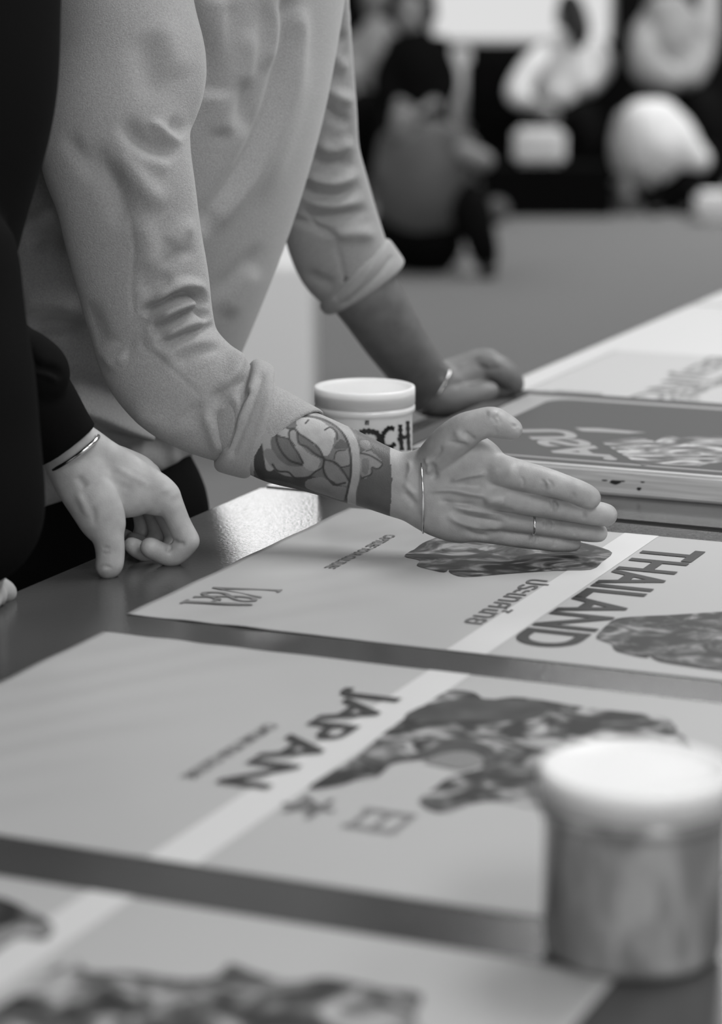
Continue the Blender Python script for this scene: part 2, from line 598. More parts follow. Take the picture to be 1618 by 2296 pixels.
# the far wall with three openings: low wide window, tall strip window, high window
OPEN = [(0.46, 1.72, .92, 3.0), (2.28, 2.44, 0.9, 3.0), (-1.24, -0.22, 3.45, 5.9)]
def far_wall():
    xs = sorted({-8, 8} | {o[0] for o in OPEN} | {o[1] for o in OPEN})
    zs = sorted({0, 6.4} | {o[2] for o in OPEN} | {o[3] for o in OPEN})
    bm = bmesh.new()
    for a, b in zip(xs, xs[1:]):
        for c, d in zip(zs, zs[1:]):
            mx, mz = (a + b) / 2, (c + d) / 2
            if any(o[0] < mx < o[1] and o[2] < mz < o[3] for o in OPEN): continue
            box(bm, a, b, BY, BY + .2, c, d)
    return struct(from_bm('wall_back', bm, M['wall_dark']))
far_wall()
WIN_E = [emis('window_daylight_low', 1, 0.62), emis('window_daylight_strip', 1, 0.42), emis('window_daylight_high', 1, 5.0)]
for i, (x0, x1, z0, z1) in enumerate(OPEN):
    bm = bmesh.new(); box(bm, x0, x1, BY + .10, BY + .12, z0, z1)
    w = struct(from_bm('window_%d' % (i + 1), bm, WIN_E[i]))
    bm = bmesh.new()
    t = .035
    for q in ((x0, x0 + t, z0, z1), (x1 - t, x1, z0, z1), (x0, x1, z0, z0 + t), (x0, x1, z1 - t, z1)):
        box(bm, q[0], q[1], BY + .04, BY + .095, q[2], q[3])
    from_bm('window_frame', bm, M['pale_fixture'], w)
bm = bmesh.new(); box(bm, -.5, 2.3, -2.95, -2.93, 1.1, 2.7)
w = struct(from_bm('window_4', bm, emis('window_daylight_behind', 1, 1.2)))  # unseen glowing window, added to go with the frontal fill
bm = bmesh.new()
for q in ((-.56, -.5, 1.04, 2.76), (2.3, 2.36, 1.04, 2.76), (-.5, 2.3, 1.04, 1.1), (-.5, 2.3, 2.7, 2.76)):
    box(bm, q[0], q[1], -2.998, -2.90, q[2], q[3])
from_bm('window_frame', bm, M['pale_fixture'], w)
# ceiling light fixtures that carry the lamps, added fill included
LL = ['hanging ceiling light panel above the tables', 'hanging ceiling light panel above the carpet left of the white box', 'hanging ceiling light panel just right of the camera',
      'hanging ceiling light panel above the crouching person in grey', 'hanging ceiling light panel over the left middle of the hall', 'hanging ceiling light panel over the seated people at right',
      'hanging ceiling light panel over the far left corner', 'hanging ceiling light panel behind the camera at right', 'hanging ceiling light panel behind the camera at left', 'hanging ceiling light panel over the carpet to the right of the tables']
for i, (x, y, p, sx, sy) in enumerate(LAMPS):
    t = empty('ceiling_light', (x, y, 4.46), LL[i], 'ceiling light', 'hanging ceiling light panels')
    bm = bmesh.new(); box(bm, x - sx / 2 - .05, x + sx / 2 + .05, y - sy / 2 - .05, y + sy / 2 + .05, 4.40, 4.47, .01)
    from_bm('housing', bm, M['pale_fixture'], t)
    bm = bmesh.new()
    for a in (-1, 1):
        cone_bm(bm, (x + a * sx * .4, y, 4.47), (x + a * sx * .4, y, 6.4), .006, .006, 8)
    from_bm('hanging_rod', bm, M['steel'], t)

# ================================================================== TABLES
def make_table(us, vs, m, label, leg_at):
    """us = ((u0,v0),(u0,v1)...) outline of the top in table axes"""
    c = T(*leg_at[0], 0)
    t = empty('work_table', (c[0], c[1], 0), label, 'table')
    bm = bmesh.new()
    prism(bm, [T(u, v) for u, v in us], .872, .9, .003)
    from_bm('tabletop', bm, m, t)
    for u, v in leg_at:
        bm = bmesh.new()
        uvbox(bm, u - .025, u + .025, v - .025, v + .025, 0, .8715, .003)
        from_bm('leg', bm, M['steel'], t)
    (u0, v0), (u1, v1) = leg_at[0], leg_at[2]
    for a, b, c_, d in ((u0, u1, v0 - .012, v0 + .012), (u0, u1, v1 - .012, v1 + .012)):
        bm = bmesh.new()
        uvbox(bm, a + .026, b - .026, c_, d, .80, .871)
        from_bm('apron', bm, M['steel'], t)
    return t
make_table([(-1.6, 0), (-1.6, 1.02), (.470, 1.02), (.507, 0.0)], None, M['table_dark'],
           'dark glossy work table in front, carrying the JAPAN and THAILAND posters', [(-1.5, .1), (-1.5, .92), (.39, .92), (.39, .1)])
make_table([(.513, 0.0), (.493, 1.02), (1.185, 1.02), (1.175, 0)], None, M['table_dark'],
           'second dark work table, under the white jar and the framed USA print', [(.6, .1), (.6, .92), (1.08, .92), (1.08, .1)])
make_table([(1.181, 0), (1.191, 1.02), (2.12, 1.02), (2.155, 0)], None, M['table_light'],
           'pale work table at the right under the white BEIJING poster', [(1.3, .1), (1.3, .92), (2.02, .92), (2.02, .1)])
make_table([(2.163, 0), (2.13, 1.02), (3.1, 1.02), (3.1, 0)], None, M['table_light'],
           'farthest pale work table, small corner at the right edge of the photo', [(2.26, .1), (2.26, .92), (3.0, .92), (3.0, .1)])

# ================================================================== POSTERS
def wr(u, v, s):
    """height of a lightly wavy paper"""
    f = max(0.0, min(1.0, (s['w1'] - v) / .08)) * s['amp']
    return f * (math.sin(u * 62 + 9 * math.sin(v * 14)) * .5 + .5 + .4 * math.sin(u * 31 - v * 40) + .4) * .55
def sheet(name, u0, u1, v0, v1, th, m, s, parent=None, z=.9003, nu=90, nv=90):
    bm = bmesh.new()
    top = [[bm.verts.new(T(u0 + (u1 - u0) * i / nu, v0 + (v1 - v0) * j / nv, z + th + wr(u0 + (u1 - u0) * i / nu, v0 + (v1 - v0) * j / nv, s))) for j in range(nv + 1)] for i in range(nu + 1)]
    bot = [[bm.verts.new((w.co.x, w.co.y, w.co.z - th)) for w in row] for row in top]
    for i in range(nu):
        for j in range(nv):
            bm.faces.new((top[i][j], top[i][j + 1], top[i + 1][j + 1], top[i + 1][j]))
            bm.faces.new((bot[i][j], bot[i + 1][j], bot[i + 1][j + 1], bot[i][j + 1]))
    for i in range(nu):
        bm.faces.new((top[i][0], top[i + 1][0], bot[i + 1][0], bot[i][0]))
        bm.faces.new((top[i][nv], bot[i][nv], bot[i + 1][nv], top[i + 1][nv]))
    for j in range(nv):
        bm.faces.new((top[0][j], bot[0][j], bot[0][j + 1], top[0][j + 1]))
        bm.faces.new((top[nu][j], top[nu][j + 1], bot[nu][j + 1], bot[nu][j]))
    bmesh.ops.recalc_face_normals(bm, faces=bm.faces[:])
    return from_bm(name, bm, m, parent, True)
def flatten_text(body, off=0.0, space=1.0, shear=0.0):
    cu = bpy.data.curves.new('t', 'FONT')
    cu.body = body
    cu.size = 1
    cu.offset = off
    cu.space_character = space
    cu.shear = shear
    cu.extrude = 0
    cu.resolution_u = 6
    o = bpy.data.objects.new('t', cu)
    COL.objects.link(o)
    dg = bpy.context.evaluated_depsgraph_get()
    me = bpy.data.meshes.new_from_object(o.evaluated_get(dg))
    bpy.data.objects.remove(o)
    bpy.data.curves.remove(cu)
    V = np.array([v.co[:] for v in me.vertices])
    Fs = [tuple(p.vertices) for p in me.polygons]
    bpy.data.meshes.remove(me)
    if len(V) == 0: return V, Fs
    lo, hi = V.min(0), V.max(0)
    V = (V - lo) / np.maximum(hi - lo, 1e-6)
    return V, Fs
def place_print(name, V2, Fs, fn, m, parent):
    """flat ink: V2 in 0..1 placed by fn -> world"""
    me = bpy.data.meshes.new(name)
    me.from_pydata([fn(x, y) for x, y in V2], [], Fs)
    me.update()
    o = link(name, me, m, parent, False)
    return o
def word(name, body, ua, ub, va, vb, m, parent, s, off=0.03, z=.9013, mirror=False, shear=0, space=1.0, slant=0.0):
    """text whose lines run from u=ua to u=ub; baseline at va, cap tops at vb"""
    V, Fs = flatten_text(body, off, space, shear)
    if len(V) == 0: return None
    def fn(x, y):
        u = ua + (ub - ua) * x; v = va + (vb - va) * y + slant * x
        return T(u, v, z + wr(u, v, s))
    return place_print(name, V[:, :2], Fs, fn, m, parent)
def poly_print(name, pts, m, parent, s, z=.9013, px=True, zc=.9, step=None):
    """a printed shape with the outline pts; gridded so that it follows the paper"""
    P2 = [UVpx(*p, zc) if px else p for p in pts]
    bm = bmesh.new()
    vs = [bm.verts.new((p[0], p[1], 0)) for p in P2]
    f = bm.faces.new(vs)
    bm.normal_update()
    bmesh.ops.triangulate(bm, faces=[f], ngon_method='EAR_CLIP')
    us = [p[0] for p in P2]; vv = [p[1] for p in P2]
    st = step or .02
    k = min(us)
    while s['amp'] > 0 and k < max(us):
        bmesh.ops.bisect_plane(bm, geom=bm.verts[:] + bm.edges[:] + bm.faces[:], plane_co=(k, 0, 0), plane_no=(1, 0, 0)); k += st
    k = min(vv)
    while s['amp'] > 0 and k < max(vv):
        bmesh.ops.bisect_plane(bm, geom=bm.verts[:] + bm.edges[:] + bm.faces[:], plane_co=(0, k, 0), plane_no=(0, 1, 0)); k += st
    for v in bm.verts:
        u_, v_ = v.co.x, v.co.y
        v.co = T(u_, v_, z + wr(u_, v_, s))
    bm.normal_update()
    for f in bm.faces:
        if f.normal.z < 0: f.normal_flip()
    return from_bm(name, bm, m, parent, False)
def closed(pts, n=5):
    p = [tuple(x) for x in pts]
    q = p[-2:] + p + p[:3]
    c = catmull(q, n)
    return [tuple(x) for x in c[2 * n: 2 * n + len(p) * n]]
FLAT = dict(w1=-9, amp=0.0)

# ---- THAILAND poster
S1 = dict(w1=.36, amp=.0012)
thai = sheet('poster', -.037, .442, .133, .770, .0004, M['paper'], S1)
tag(thai, 'grey THAILAND poster under the tattooed hand, small CAPTURE YOUR CULTURE line at left', 'poster')
poly_print('spine_stripe', [(-.037, .430), (.442, .430), (.442, .465), (-.037, .465)], M['stripe'], thai, S1, .9010, False)
word('title_lettering', 'THAILAND', .392, .003, .470, .527, M['ink'], thai, FLAT, .022, .9014, slant=-.003)
word('script_lettering', 'ประเทศไทย', .222, .050, .410, .436, M['ink_mid'], thai, FLAT, .012, .9014)
word('slogan_lettering', 'CAPTURE YOUR CULTURE', .336, .186, .2195, .2305, M['ink_mid'], thai, S1, .02, .9014)
hand_pic = closed([(907, 1251), (918, 1240), (929, 1235), (947, 1222), (970, 1212), (992, 1206), (1100, 1198), (1230, 1203), (1307, 1220), (1340, 1228), (1372, 1242),
                   (1350, 1262), (1324, 1280), (1241, 1282), (1137, 1289), (1043, 1296), (1009, 1287), (1006, 1279), (995, 1286), (960, 1279), (934, 1272), (941, 1261)], 3)
poly_print('marbled_picture', hand_pic, M['marble'], thai, S1, .9012)
pic2 = closed([(1336, 1430), (1359, 1405), (1382, 1390), (1430, 1385), (1497, 1382), (1560, 1378), (1640, 1374), (1760, 1380), (1790, 1440), (1740, 1510), (1650, 1512), (1618, 1508), (1554, 1499), (1477, 1486),
               (1455, 1473), (1447, 1478), (1382, 1463), (1370, 1447), (1350, 1440)], 3)
poly_print('dark_oval_picture', pic2, M['mosaic'], thai, FLAT, .9012)
# museum logo: letters V & A, the A sharing the ampersand's stroke
def logo(parent, s, ua, ub, va, vb):
    shapes = [[(0, 1), (.06, 1), (.24, .16), (.36, .9), (.41, .9), (.23, 0), (.19, 0)],
              [(0, .96), (.12, .96), (.12, 1), (0, 1)],
              [(.70, .95), (.76, 1), (.96, .04), (.88, .04)],
              [(.82, 0), (1, 0), (1, .05), (.82, .05)],
              [(.60, .36), (.86, .36), (.86, .41), (.60, .41)]]
    bm = bmesh.new()
    for i, sh in enumerate(shapes):
        vs = []
        for x, y in sh:
            u = ua + (ub - ua) * x; v = va + (vb - va) * y
            vs.append(bm.verts.new(T(u, v, .9016 + i * 2e-5 + wr(u, v, s))))
        bm.faces.new(vs)
    bm.normal_update()
    bmesh.ops.triangulate(bm, faces=bm.faces[:], ngon_method='EAR_CLIP')
    V, Fs = flatten_text('&', -.012)
    ids = []
    for x, y, _ in V:
        u = ua + (ub - ua) * (.38 + .34 * x); v = va + (vb - va) * (y * .92)
        ids.append(bm.verts.new(T(u, v, .9017 + wr(u, v, s))))
    for f in Fs:
        bm.faces.new([ids[i] for i in f])
    from_bm('museum_logo', bm, M['ink_soft'], parent)
logo(thai, S1, .092, .010, .160, .222)

# ---- JAPAN poster
S2 = dict(w1=.40, amp=.0012)
jap = sheet('poster', -.575, -.099, .144, .780, .0004, M['paper'], S2)
tag(jap, 'grey JAPAN poster with dark ink picture and two Japanese characters, nearest the front jar', 'poster')
poly_print('spine_stripe', [(-.575, .440), (-.099, .440), (-.099, .475), (-.575, .475)], M['stripe'], jap, S2, .9010, False)
word('title_lettering', 'JAPAN', -.172, -.425, .400, .452, M['ink'], jap, FLAT, .02, .9016)
word('script_lettering', '日', -.432, -.474, .528, .566, M['ink_soft'], jap, FLAT, .02, .9014)
word('script_lettering', '本', -.424, -.470, .474, .512, M['ink_mid'], jap, FLAT, .02, .9014)
word('slogan_lettering', 'CAPTURE YOUR CULTURE', -.285, -.423, .384, .396, M['ink_mid'], jap, FLAT, .02, .9014)
fig = [(690, 1772), (740, 1735), (800, 1700), (850, 1655), (905, 1615), (960, 1578), (1005, 1552), (1060, 1555), (1090, 1572), (1150, 1566), (1215, 1573), (1330, 1592), (1480, 1610),
       (1520, 1640), (1560, 1700), (1540, 1790), (1400, 1840), (1215, 1818), (1120, 1800), (1060, 1805), (985, 1826), (938, 1800), (975, 1770), (1010, 1745), (1085, 1722), (1000, 1705), (930, 1708), (880, 1716), (845, 1745), (800, 1752), (760, 1765)]
poly_print('ink_picture', closed(fig, 3), M['figure_print'], jap, FLAT, .9012)
dark1 = [(905, 1612), (960, 1582), (1040, 1570), (1120, 1572), (1215, 1578), (1218, 1608), (1150, 1622), (1060, 1618), (980, 1622)]
poly_print('ink_shadow_shape', closed(dark1, 3), M['ink_wash'], jap, FLAT, .9014)  # dark ink strokes printed in the picture
dark2 = [(880, 1712), (940, 1690), (1010, 1665), (1075, 1668), (1110, 1690), (1100, 1715), (1060, 1705), (1000, 1695), (940, 1702)]
poly_print('ink_shadow_shape', closed(dark2, 3), M['ink_wash'], jap, FLAT, .9014)
pale1 = [(950, 1710), (1010, 1690), (1060, 1692), (1085, 1712), (1040, 1730), (990, 1722)]
poly_print('ink_pale_shape', closed(pale1, 3), M['ink_soft'], jap, FLAT, .9015)

# ---- bottom poster
p4 = sheet('poster', -1.115, -.640, .144, .770, .0004, M['paper'], FLAT)
tag(p4, 'blurred grey poster at the bottom edge with a wide dark picture along it', 'poster')
poly_print('spine_stripe', [(-1.115, .436), (-.640, .436), (-.640, .466), (-1.115, .466)], M['stripe'], p4, FLAT, .9010, False)
pb = [(-120, 2020), (-20, 2012), (60, 2040), (120, 2080), (100, 2112), (40, 2108), (-10, 2140), (-60, 2180), (-160, 2150)]
poly_print('dark_picture', closed(pb, 3), M['figure_print'], p4, FLAT, .9012)
pc = [(-40, 2290), (40, 2235), (110, 2185), (165, 2150), (200, 2182), (300, 2185), (400, 2200), (480, 2195), (515, 2165), (570, 2185), (650, 2205), (740, 2196), (860, 2222), (945, 2235),
      (930, 2290), (960, 2380), (700, 2440), (200, 2420), (-60, 2380)]
poly_print('dark_picture', closed(pc, 3), M['figure_print'], p4, FLAT, .9012)

# ---- BEIJING poster on the pale table
bj = sheet('poster', 1.186, 1.606, .045, .62, .0004, M['paper_light'], FLAT)
tag(bj, 'white BEIJING poster lying on the pale table at the right', 'poster')
word('title_lettering', 'BEIJING', 1.600, 1.192, .176, .232, M['ink_soft'], bj, FLAT, .012, .9012)
bm = bmesh.new()
for i in range(260):
    u = random.uniform(1.21, 1.57); v = random.uniform(.242, .285) + .02 * math.sin(u * 18)
    a = random.uniform(0, PI); l = random.uniform(.003, .010); w = .0009
    d = (math.cos(a), math.sin(a))
    q = [(u - d[0] * l - d[1] * w, v - d[1] * l + d[0] * w), (u + d[0] * l - d[1] * w, v + d[1] * l + d[0] * w), (u + d[0] * l + d[1] * w, v + d[1] * l - d[0] * w), (u - d[0] * l + d[1] * w, v - d[1] * l - d[0] * w)]
    bm.faces.new([bm.verts.new(T(a_, b_, .9012 + i * 4e-7)) for a_, b_ in q])
from_bm('line_drawing', bm, M['ink_soft'], bj)
bm = bmesh.new()
for a_, b_, c_, d_ in ((1.205, 1.211, .075, .13), (1.222, 1.232, .085, .15), (1.214, 1.222, .07, .10)):
    bm.faces.new([bm.verts.new(T(*q, .9012)) for q in ((a_, c_), (a_, d_), (b_, d_), (b_, c_))])
from_bm('small_logo', bm, M['ink_soft'], bj)

# ---- framed USA print: wooden screen frame with a dark print on its face
fr = empty('print_frame', T(.80, .45, .9), 'wooden screen frame with the dark mirrored USA print, pale knotty bar in front', 'print frame')
ZF = .929
def fbar(name, u0, u1, v0, v1, m):
    bm = bmesh.new(); uvbox(bm, u0, u1, v0, v1, .9005, ZF, .003)
    return from_bm(name, bm, m, fr)
fbar('frame_bar', .612, .645, .085, .95, M['pine'])
fbar('frame_bar', 1.030, 1.062, .085, .95, M['print_dark'])
fbar('frame_bar', .6455, 1.0295, .085, .118, M['print_dark'])
fbar('frame_bar', .6455, 1.0295, .918, .95, M['pine'])
for px, py, r1, r2 in ((1379, 1081, .0062, .0024), (1432, 1096, .0026, .0018), (1395, 1079, .003, .0008), (1355, 1077, .0035, .0008), (1440, 1081, .0025, .0008)):
    # knots on the bar's front face, u = .612
    r_ = ray(px, py)
    k_ = (.6118 + TO @ TU) / (r_[0] * TU[0] + r_[1] * TU[1])
    c = r_ * k_ + np.array([0, 0, CAMZ])
    vv_ = uv_of(c)[1]
    bm = bmesh.new()
    lo_ = []; hi_ = []
    for a in np.linspace(0, 2 * PI, 20, endpoint=False):
        v1 = vv_ + r1 * math.cos(a) * (1 + .15 * math.sin(2 * a)); z1 = c[2] + r2 * math.sin(a) * (1 + .2 * math.sin(3 * a))
        lo_.append(bm.verts.new(T(.6125, v1, z1))); hi_.append(bm.verts.new(T(.6117, v1, z1)))
    bm.faces.new(hi_); bm.faces.new(lo_[::-1])
    for i in range(20): bm.faces.new((lo_[i], lo_[(i + 1) % 20], hi_[(i + 1) % 20], hi_[i]))
    bmesh.ops.recalc_face_normals(bm, faces=bm.faces[:])
    from_bm('wood_knot', bm, M['ink'], fr)
usa = None
bm = bmesh.new(); uvbox(bm, .6225, 1.0295, .1185, .9175, ZF + .00005, ZF + .0004)
from_bm('printed_sheet', bm, M['print_dark'], fr)
def at_z(z):
    return z
bm = bmesh.new(); uvbox(bm, .6385, 1.026, .120, .9, ZF + .0004, ZF + .0007)
from_bm('light_border', bm, M['print_light'], fr)
def rrect(u0, u1, v0, v1, r, n=10):
    o = []
    for cu, cv, a0 in ((u1 - r, v0 + r, -90), (u1 - r, v1 - r, 0), (u0 + r, v1 - r, 90), (u0 + r, v0 + r, 180)):
        for i in range(n + 1):
            a = math.radians(a0 + 90 * i / n)
            o.append((cu + r * math.cos(a), cv + r * math.sin(a)))
    return o
bm = bmesh.new(); prism(bm, [T(*p) for p in rrect(.6455, 1.008, .158, .88, .03)], ZF + .0007, ZF + .0010)
from_bm('dark_field', bm, M['print_dark'], fr)
def zpoly(name, pts, m, z):
    bm = bmesh.new()
    vs = [bm.verts.new(T(*UVpx(*p, ZF), z)) for p in pts]
    bm.faces.new(vs)
    bm.normal_update()
    bmesh.ops.triangulate(bm, faces=bm.faces[:], ngon_method='EAR_CLIP')
    bm.normal_update()
    for f in bm.faces:
        if f.normal.z < 0: f.normal_flip()
    return from_bm(name, bm, m, fr)
V_, F_ = flatten_text('USA.', .035)
def usafn(x, y):
    # letters are mirrored: their tops point to the table edge; the line leans to the right
    u = .812 - .155 * x - .026 * y
    v = .243 + .112 * x - .052 * y
    return T(u, v, ZF + .0012)
place_print('mirrored_lettering', V_[:, :2], F_, usafn, M['print_light'], fr)
s3 = 518 / 1618
drape = [(1100 + x * s3, 900 + y * s3) for x, y in ((770, 290), (900, 270), (1060, 262), (1150, 290), (1230, 245), (1330, 265), (1430, 255), (1618, 250), (1900, 240), (2100, 300), (2050, 460),
                                                      (1800, 450), (1618, 435), (1540, 440), (1460, 460), (1320, 455), (1150, 445), (1060, 455), (1000, 425), (930, 385))]
zpoly('draped_cloth_picture', drape, M['cloth_print'], ZF + .0012)
zpoly('light_bar_picture', [(1100 + x * s3, 900 + y * s3) for x, y in ((585, 192), (760, 195), (960, 213), (1090, 225), (960, 232), (800, 222), (640, 215))], M['print_light'], ZF + .0012)

# ================================================================== JARS
def jar(c, r, hgt, label, body_mat, lid_mat, ridge=True):
    t = empty('ink_jar', c, label, 'jar')
    bm = bmesh.new()
    rb = r * .945
    lathe(bm, [(0, 0.0002), (rb - .006, .0002), (rb - .002, .0025), (rb, .008), (rb, hgt - .030), (rb + .001, hgt - .027), (rb + .003, hgt - .026), (rb + .003, hgt - .021), (rb - .001, hgt - .019), (rb - .001, hgt - .006), (0, hgt - .006)], c)
    from_bm('jar_body', bm, body_mat, t, True)
    bm = bmesh.new()
    lathe(bm, [(r - .0006, hgt - .0185), (r, hgt - .0175), (r, hgt - .0025), (r - .0006, hgt - .0006), (r - .0022, hgt), (r - .0045, hgt - .0004), (r - .0062, hgt - .0022), (r - .012, hgt - .0030), (r * .4, hgt - .0026), (0, hgt - .0026)], c)
    lathe(bm, [(r - .0006, hgt - .0185), (r - .0032, hgt - .0185), (r - .0032, hgt - .008)], c)
    l = from_bm('lid', bm, lid_mat, t, True)
    return t, rb
JY = 2.70
jc = P(817, 868, JY)
JR = .0541
JH = float(jc[2]) - .9 + .0015
c1 = (float(jc[0]), JY, .9003)
tj, rb = jar(c1, JR, JH, 'white plastic jar with hand-painted black ARCH lettering, behind the tattooed forearm', M['jar_white'], M['white_plastic'])
def jar_stroke(bm, pts, w, c, rb):
    """a brushed stroke laid on the jar's round side; pts are where it is seen"""
    ring = []
    C = catmull(pts, 8)
    prev = None
    for i, p in enumerate(C):
        d = C[min(i + 1, len(C) - 1)] - C[max(i - 1, 0)]
        d = d / (np.linalg.norm(d) + 1e-9)
        nn = np.array([-d[1], d[0]])
        ww = w * (.5 + .12 * math.sin(i * 1.7) + .05 * math.sin(i * 5.1))
        row = []
        for sgn in (-1, -.33, .33, 1):
            q = p + nn * ww * sgn
            r_ = ray(q[0], q[1])
            # meet the cylinder of radius rb around c
            ox, oy = -c[0], -c[1]
            A = r_[0] ** 2 + r_[1] ** 2; B = 2 * (r_[0] * ox + r_[1] * oy); Cc = ox * ox + oy * oy - (rb + .0004) ** 2
            D = B * B - 4 * A * Cc
            t_ = (-B - math.sqrt(max(D, 0))) / (2 * A)
            row.append(bm.verts.new((r_[0] * t_, r_[1] * t_, CAMZ + r_[2] * t_)))
        if prev:
            for k in range(3):
                bm.faces.new((prev[k], row[k], row[k + 1], prev[k + 1]))
        prev = row
bm = bmesh.new()
for pts, w in (([(812, 972), (811, 990), (809, 1012)], 9), ([(806, 970), (825, 967), (845, 972), (850, 985), (842, 996), (820, 1000)], 12), ([(822, 1000), (838, 1012), (852, 1022)], 9),
               ([(884, 962), (872, 960), (860, 972), (857, 988), (862, 1000), (876, 1002), (886, 994)], 10),
               ([(897, 952), (898, 975), (901, 1010)], 9), ([(914, 944), (915, 975), (917, 1010)], 8), ([(891, 986), (905, 981), (919, 977)], 8),
               ([(775, 972), (768, 1000), (760, 1024)], 9), ([(775, 972), (784, 1000), (790, 1024)], 9), ([(764, 1004), (788, 1002)], 8),
               ([(819, 944), (827, 944)], 4), ([(820, 944), (820, 953)], 4), ([(825, 944), (825, 953)], 3), ([(722, 927), (734, 933)], 5)):
    jar_stroke(bm, np.array(pts, float), w, c1, rb)
from_bm('brushed_lettering', bm, M['brush_black'], tj)
# front jar
JM = picture_mat('clear_jar_with_grey_ink', 42, .4, .17, .36, (.38, .64), (1, 1, .45))
JM.node_tree.nodes['Principled BSDF'].inputs['Roughness'].default_value = .25
JM.node_tree.nodes['Principled BSDF'].inputs['Coat Weight'].default_value = .3
c2 = P(1426, 1722, 1.372)
c2b = (float(c2[0]), 1.372, .9003)
jar(c2b, JR, float(c2[2]) - .9 + .0015, 'large blurred white-lidded jar of grey ink in the front right corner', JM, M['white_plastic'])

# white box behind the table
bm = bmesh.new()
x1 = float(P(697, 700, 7.74)[0])
box(bm, x1 - 1.1, x1, 7.74, 8.75, 0, .55, .01)
pl = from_bm('storage_box', bm, M['plinth'])
tag(pl, 'low white box standing on the carpet behind the sweatshirt', 'box')

# ================================================================== THE MAN IN THE SWEATSHIRT
def zc(pts, s, ox, oy):            # coordinates measured on an enlarged view -> photo pixels
    return [(ox + x / s, oy + y / s) for x, y in pts]
man = empty('person', (float(P(190, 1100, 2.85)[0]), 2.85, 0), 'person in light grey sweatshirt leaning over the table, tattooed forearm reaching to the right', 'person')

# --- near sleeve
SLY = 0.0
near_sleeve = [(262, -150, 2.56, 140), (268, -40, 2.52, 148), (280, 60, 2.50, 156), (290, 160, 2.48, 166), (263, 262, 2.46, 158), (258, 340, 2.45, 163), (280, 430, 2.44, 153),
               (298, 530, 2.44, 148), (320, 630, 2.44, 144), (338, 720, 2.44, 136), (358, 795, 2.44, 134), (400, 850, 2.435, 133), (450, 888, 2.43, 127), (500, 920, 2.425, 112), (548, 938, 2.42, 106)]
ns = pchain(near_sleeve)
f = blob([ns], .0024, .004, np.array([0, 1, 0]), .62)
f.plane_cut(P(575, 935, 2.40), nrm(.95, .1, -.3), .004)
V, Fc = f.mesh()
V = relax(V, Fc, 2)
c5 = lambda p: zc(p, 1.798, 0, 0)
c2z = lambda p: zc(p, 2.311, 0, 650)
st = [
    # folds at the shoulder and under the arm
    (c5([(640, 60), (700, 200), (720, 330)]), 3, 30), (c5([(560, 120), (600, 300), (640, 420)]), -3, 32),
    (c5([(480, 470), (560, 560), (650, 600), (740, 600)]), -7, 20), (c5([(660, 490), (720, 520), (755, 560)]), -4, 20, .4),
    (c5([(590, 480), (660, 530), (740, 590)]), 4, 12), (c5([(470, 610), (540, 700), (620, 800), (660, 860)]), 6, 26), (c5([(520, 600), (600, 650), (700, 680)]), 3, 20),
    (c5([(340, 560), (420, 680), (480, 800), (500, 950)]), -6, 26), (c5([(250, 520), (330, 640), (400, 740)]), -3, 20),
    (c5([(520, 860), (540, 1000), (530, 1150), (540, 1290)]), -1.0, 5, .1), (c5([(560, 860), (600, 1000), (600, 1120)]), 4, 26),
    (c5([(680, 1000), (740, 930), (800, 920)]), 3.5, 22), (c5([(640, 1080), (720, 1030), (800, 1000)]), -2.5, 14),
    # bunched folds inside the elbow
    (c5([(600, 1240), (660, 1190), (730, 1150), (800, 1160), (830, 1200)]), 7, 12), (c5([(560, 1270), (640, 1230), (720, 1190), (790, 1190), (835, 1250)]), -10, 11, .15),
    (c5([(620, 1290), (700, 1245), (770, 1225), (820, 1240)]), 7, 11), (c5([(600, 1340), (700, 1290), (790, 1250), (840, 1300)]), -8, 10, .15),
    (c5([(640, 1370), (740, 1310), (850, 1290)]), 6, 12), (c5([(600, 1400), (720, 1360), (840, 1320), (900, 1330)]), -4.5, 9),
    (c5([(640, 1440), (760, 1390), (900, 1370)]), 3, 14), (c5([(690, 1480), (800, 1420), (930, 1400)]), -2.5, 12),
    (c5([(560, 1180), (620, 1150), (700, 1110)]), -3, 18), (c5([(400, 1420), (470, 1400), (560, 1330), (620, 1250)]), -5, 22), (c5([(420, 1480), (470, 1440), (520, 1440)]), 4, 18),
    # seams of the forearm
    (c5([(565, 1350), (580, 1400), (650, 1450), (740, 1530), (820, 1610)]), -.9, 4, .1), (c5([(600, 1330), (640, 1400), (720, 1480)]), 2.4, 14),
    (c5([(900, 1400), (960, 1440), (940, 1540), (860, 1600)]), 5, 22), (c5([(980, 1450), (990, 1520), (920, 1590), (830, 1650)]), -5, 13),
    (c5([(500, 1640), (620, 1700), (720, 1720), (800, 1680)]), 3, 22), (c5([(640, 1740), (730, 1700), (790, 1650), (830, 1610)]), -3, 16), (c5([(330, 1200), (400, 1350), (420, 1450)]), -3, 24),
    (c5([(830, 1610), (870, 1590), (960, 1540), (1010, 1500)]), -3, 9, .3), (c5([(810, 1640), (850, 1720), (880, 1800), (900, 1850)]), 3.5, 15, .3),
    (c5([(860, 1640), (900, 1720), (920, 1800)]), -5, 10, .3), (c5([(920, 1580), (960, 1640), (950, 1740), (930, 1820)]), 5, 12),
]
V = sculpt(V, Fc, [(a_[0], a_[1] * 1.4) + tuple(a_[2:]) for a_ in st])
sweat = link('sweatshirt', vf_mesh('sweatshirt_sleeve', V, Fc), M['fleece'], man)
sweat.name = 'sleeve'

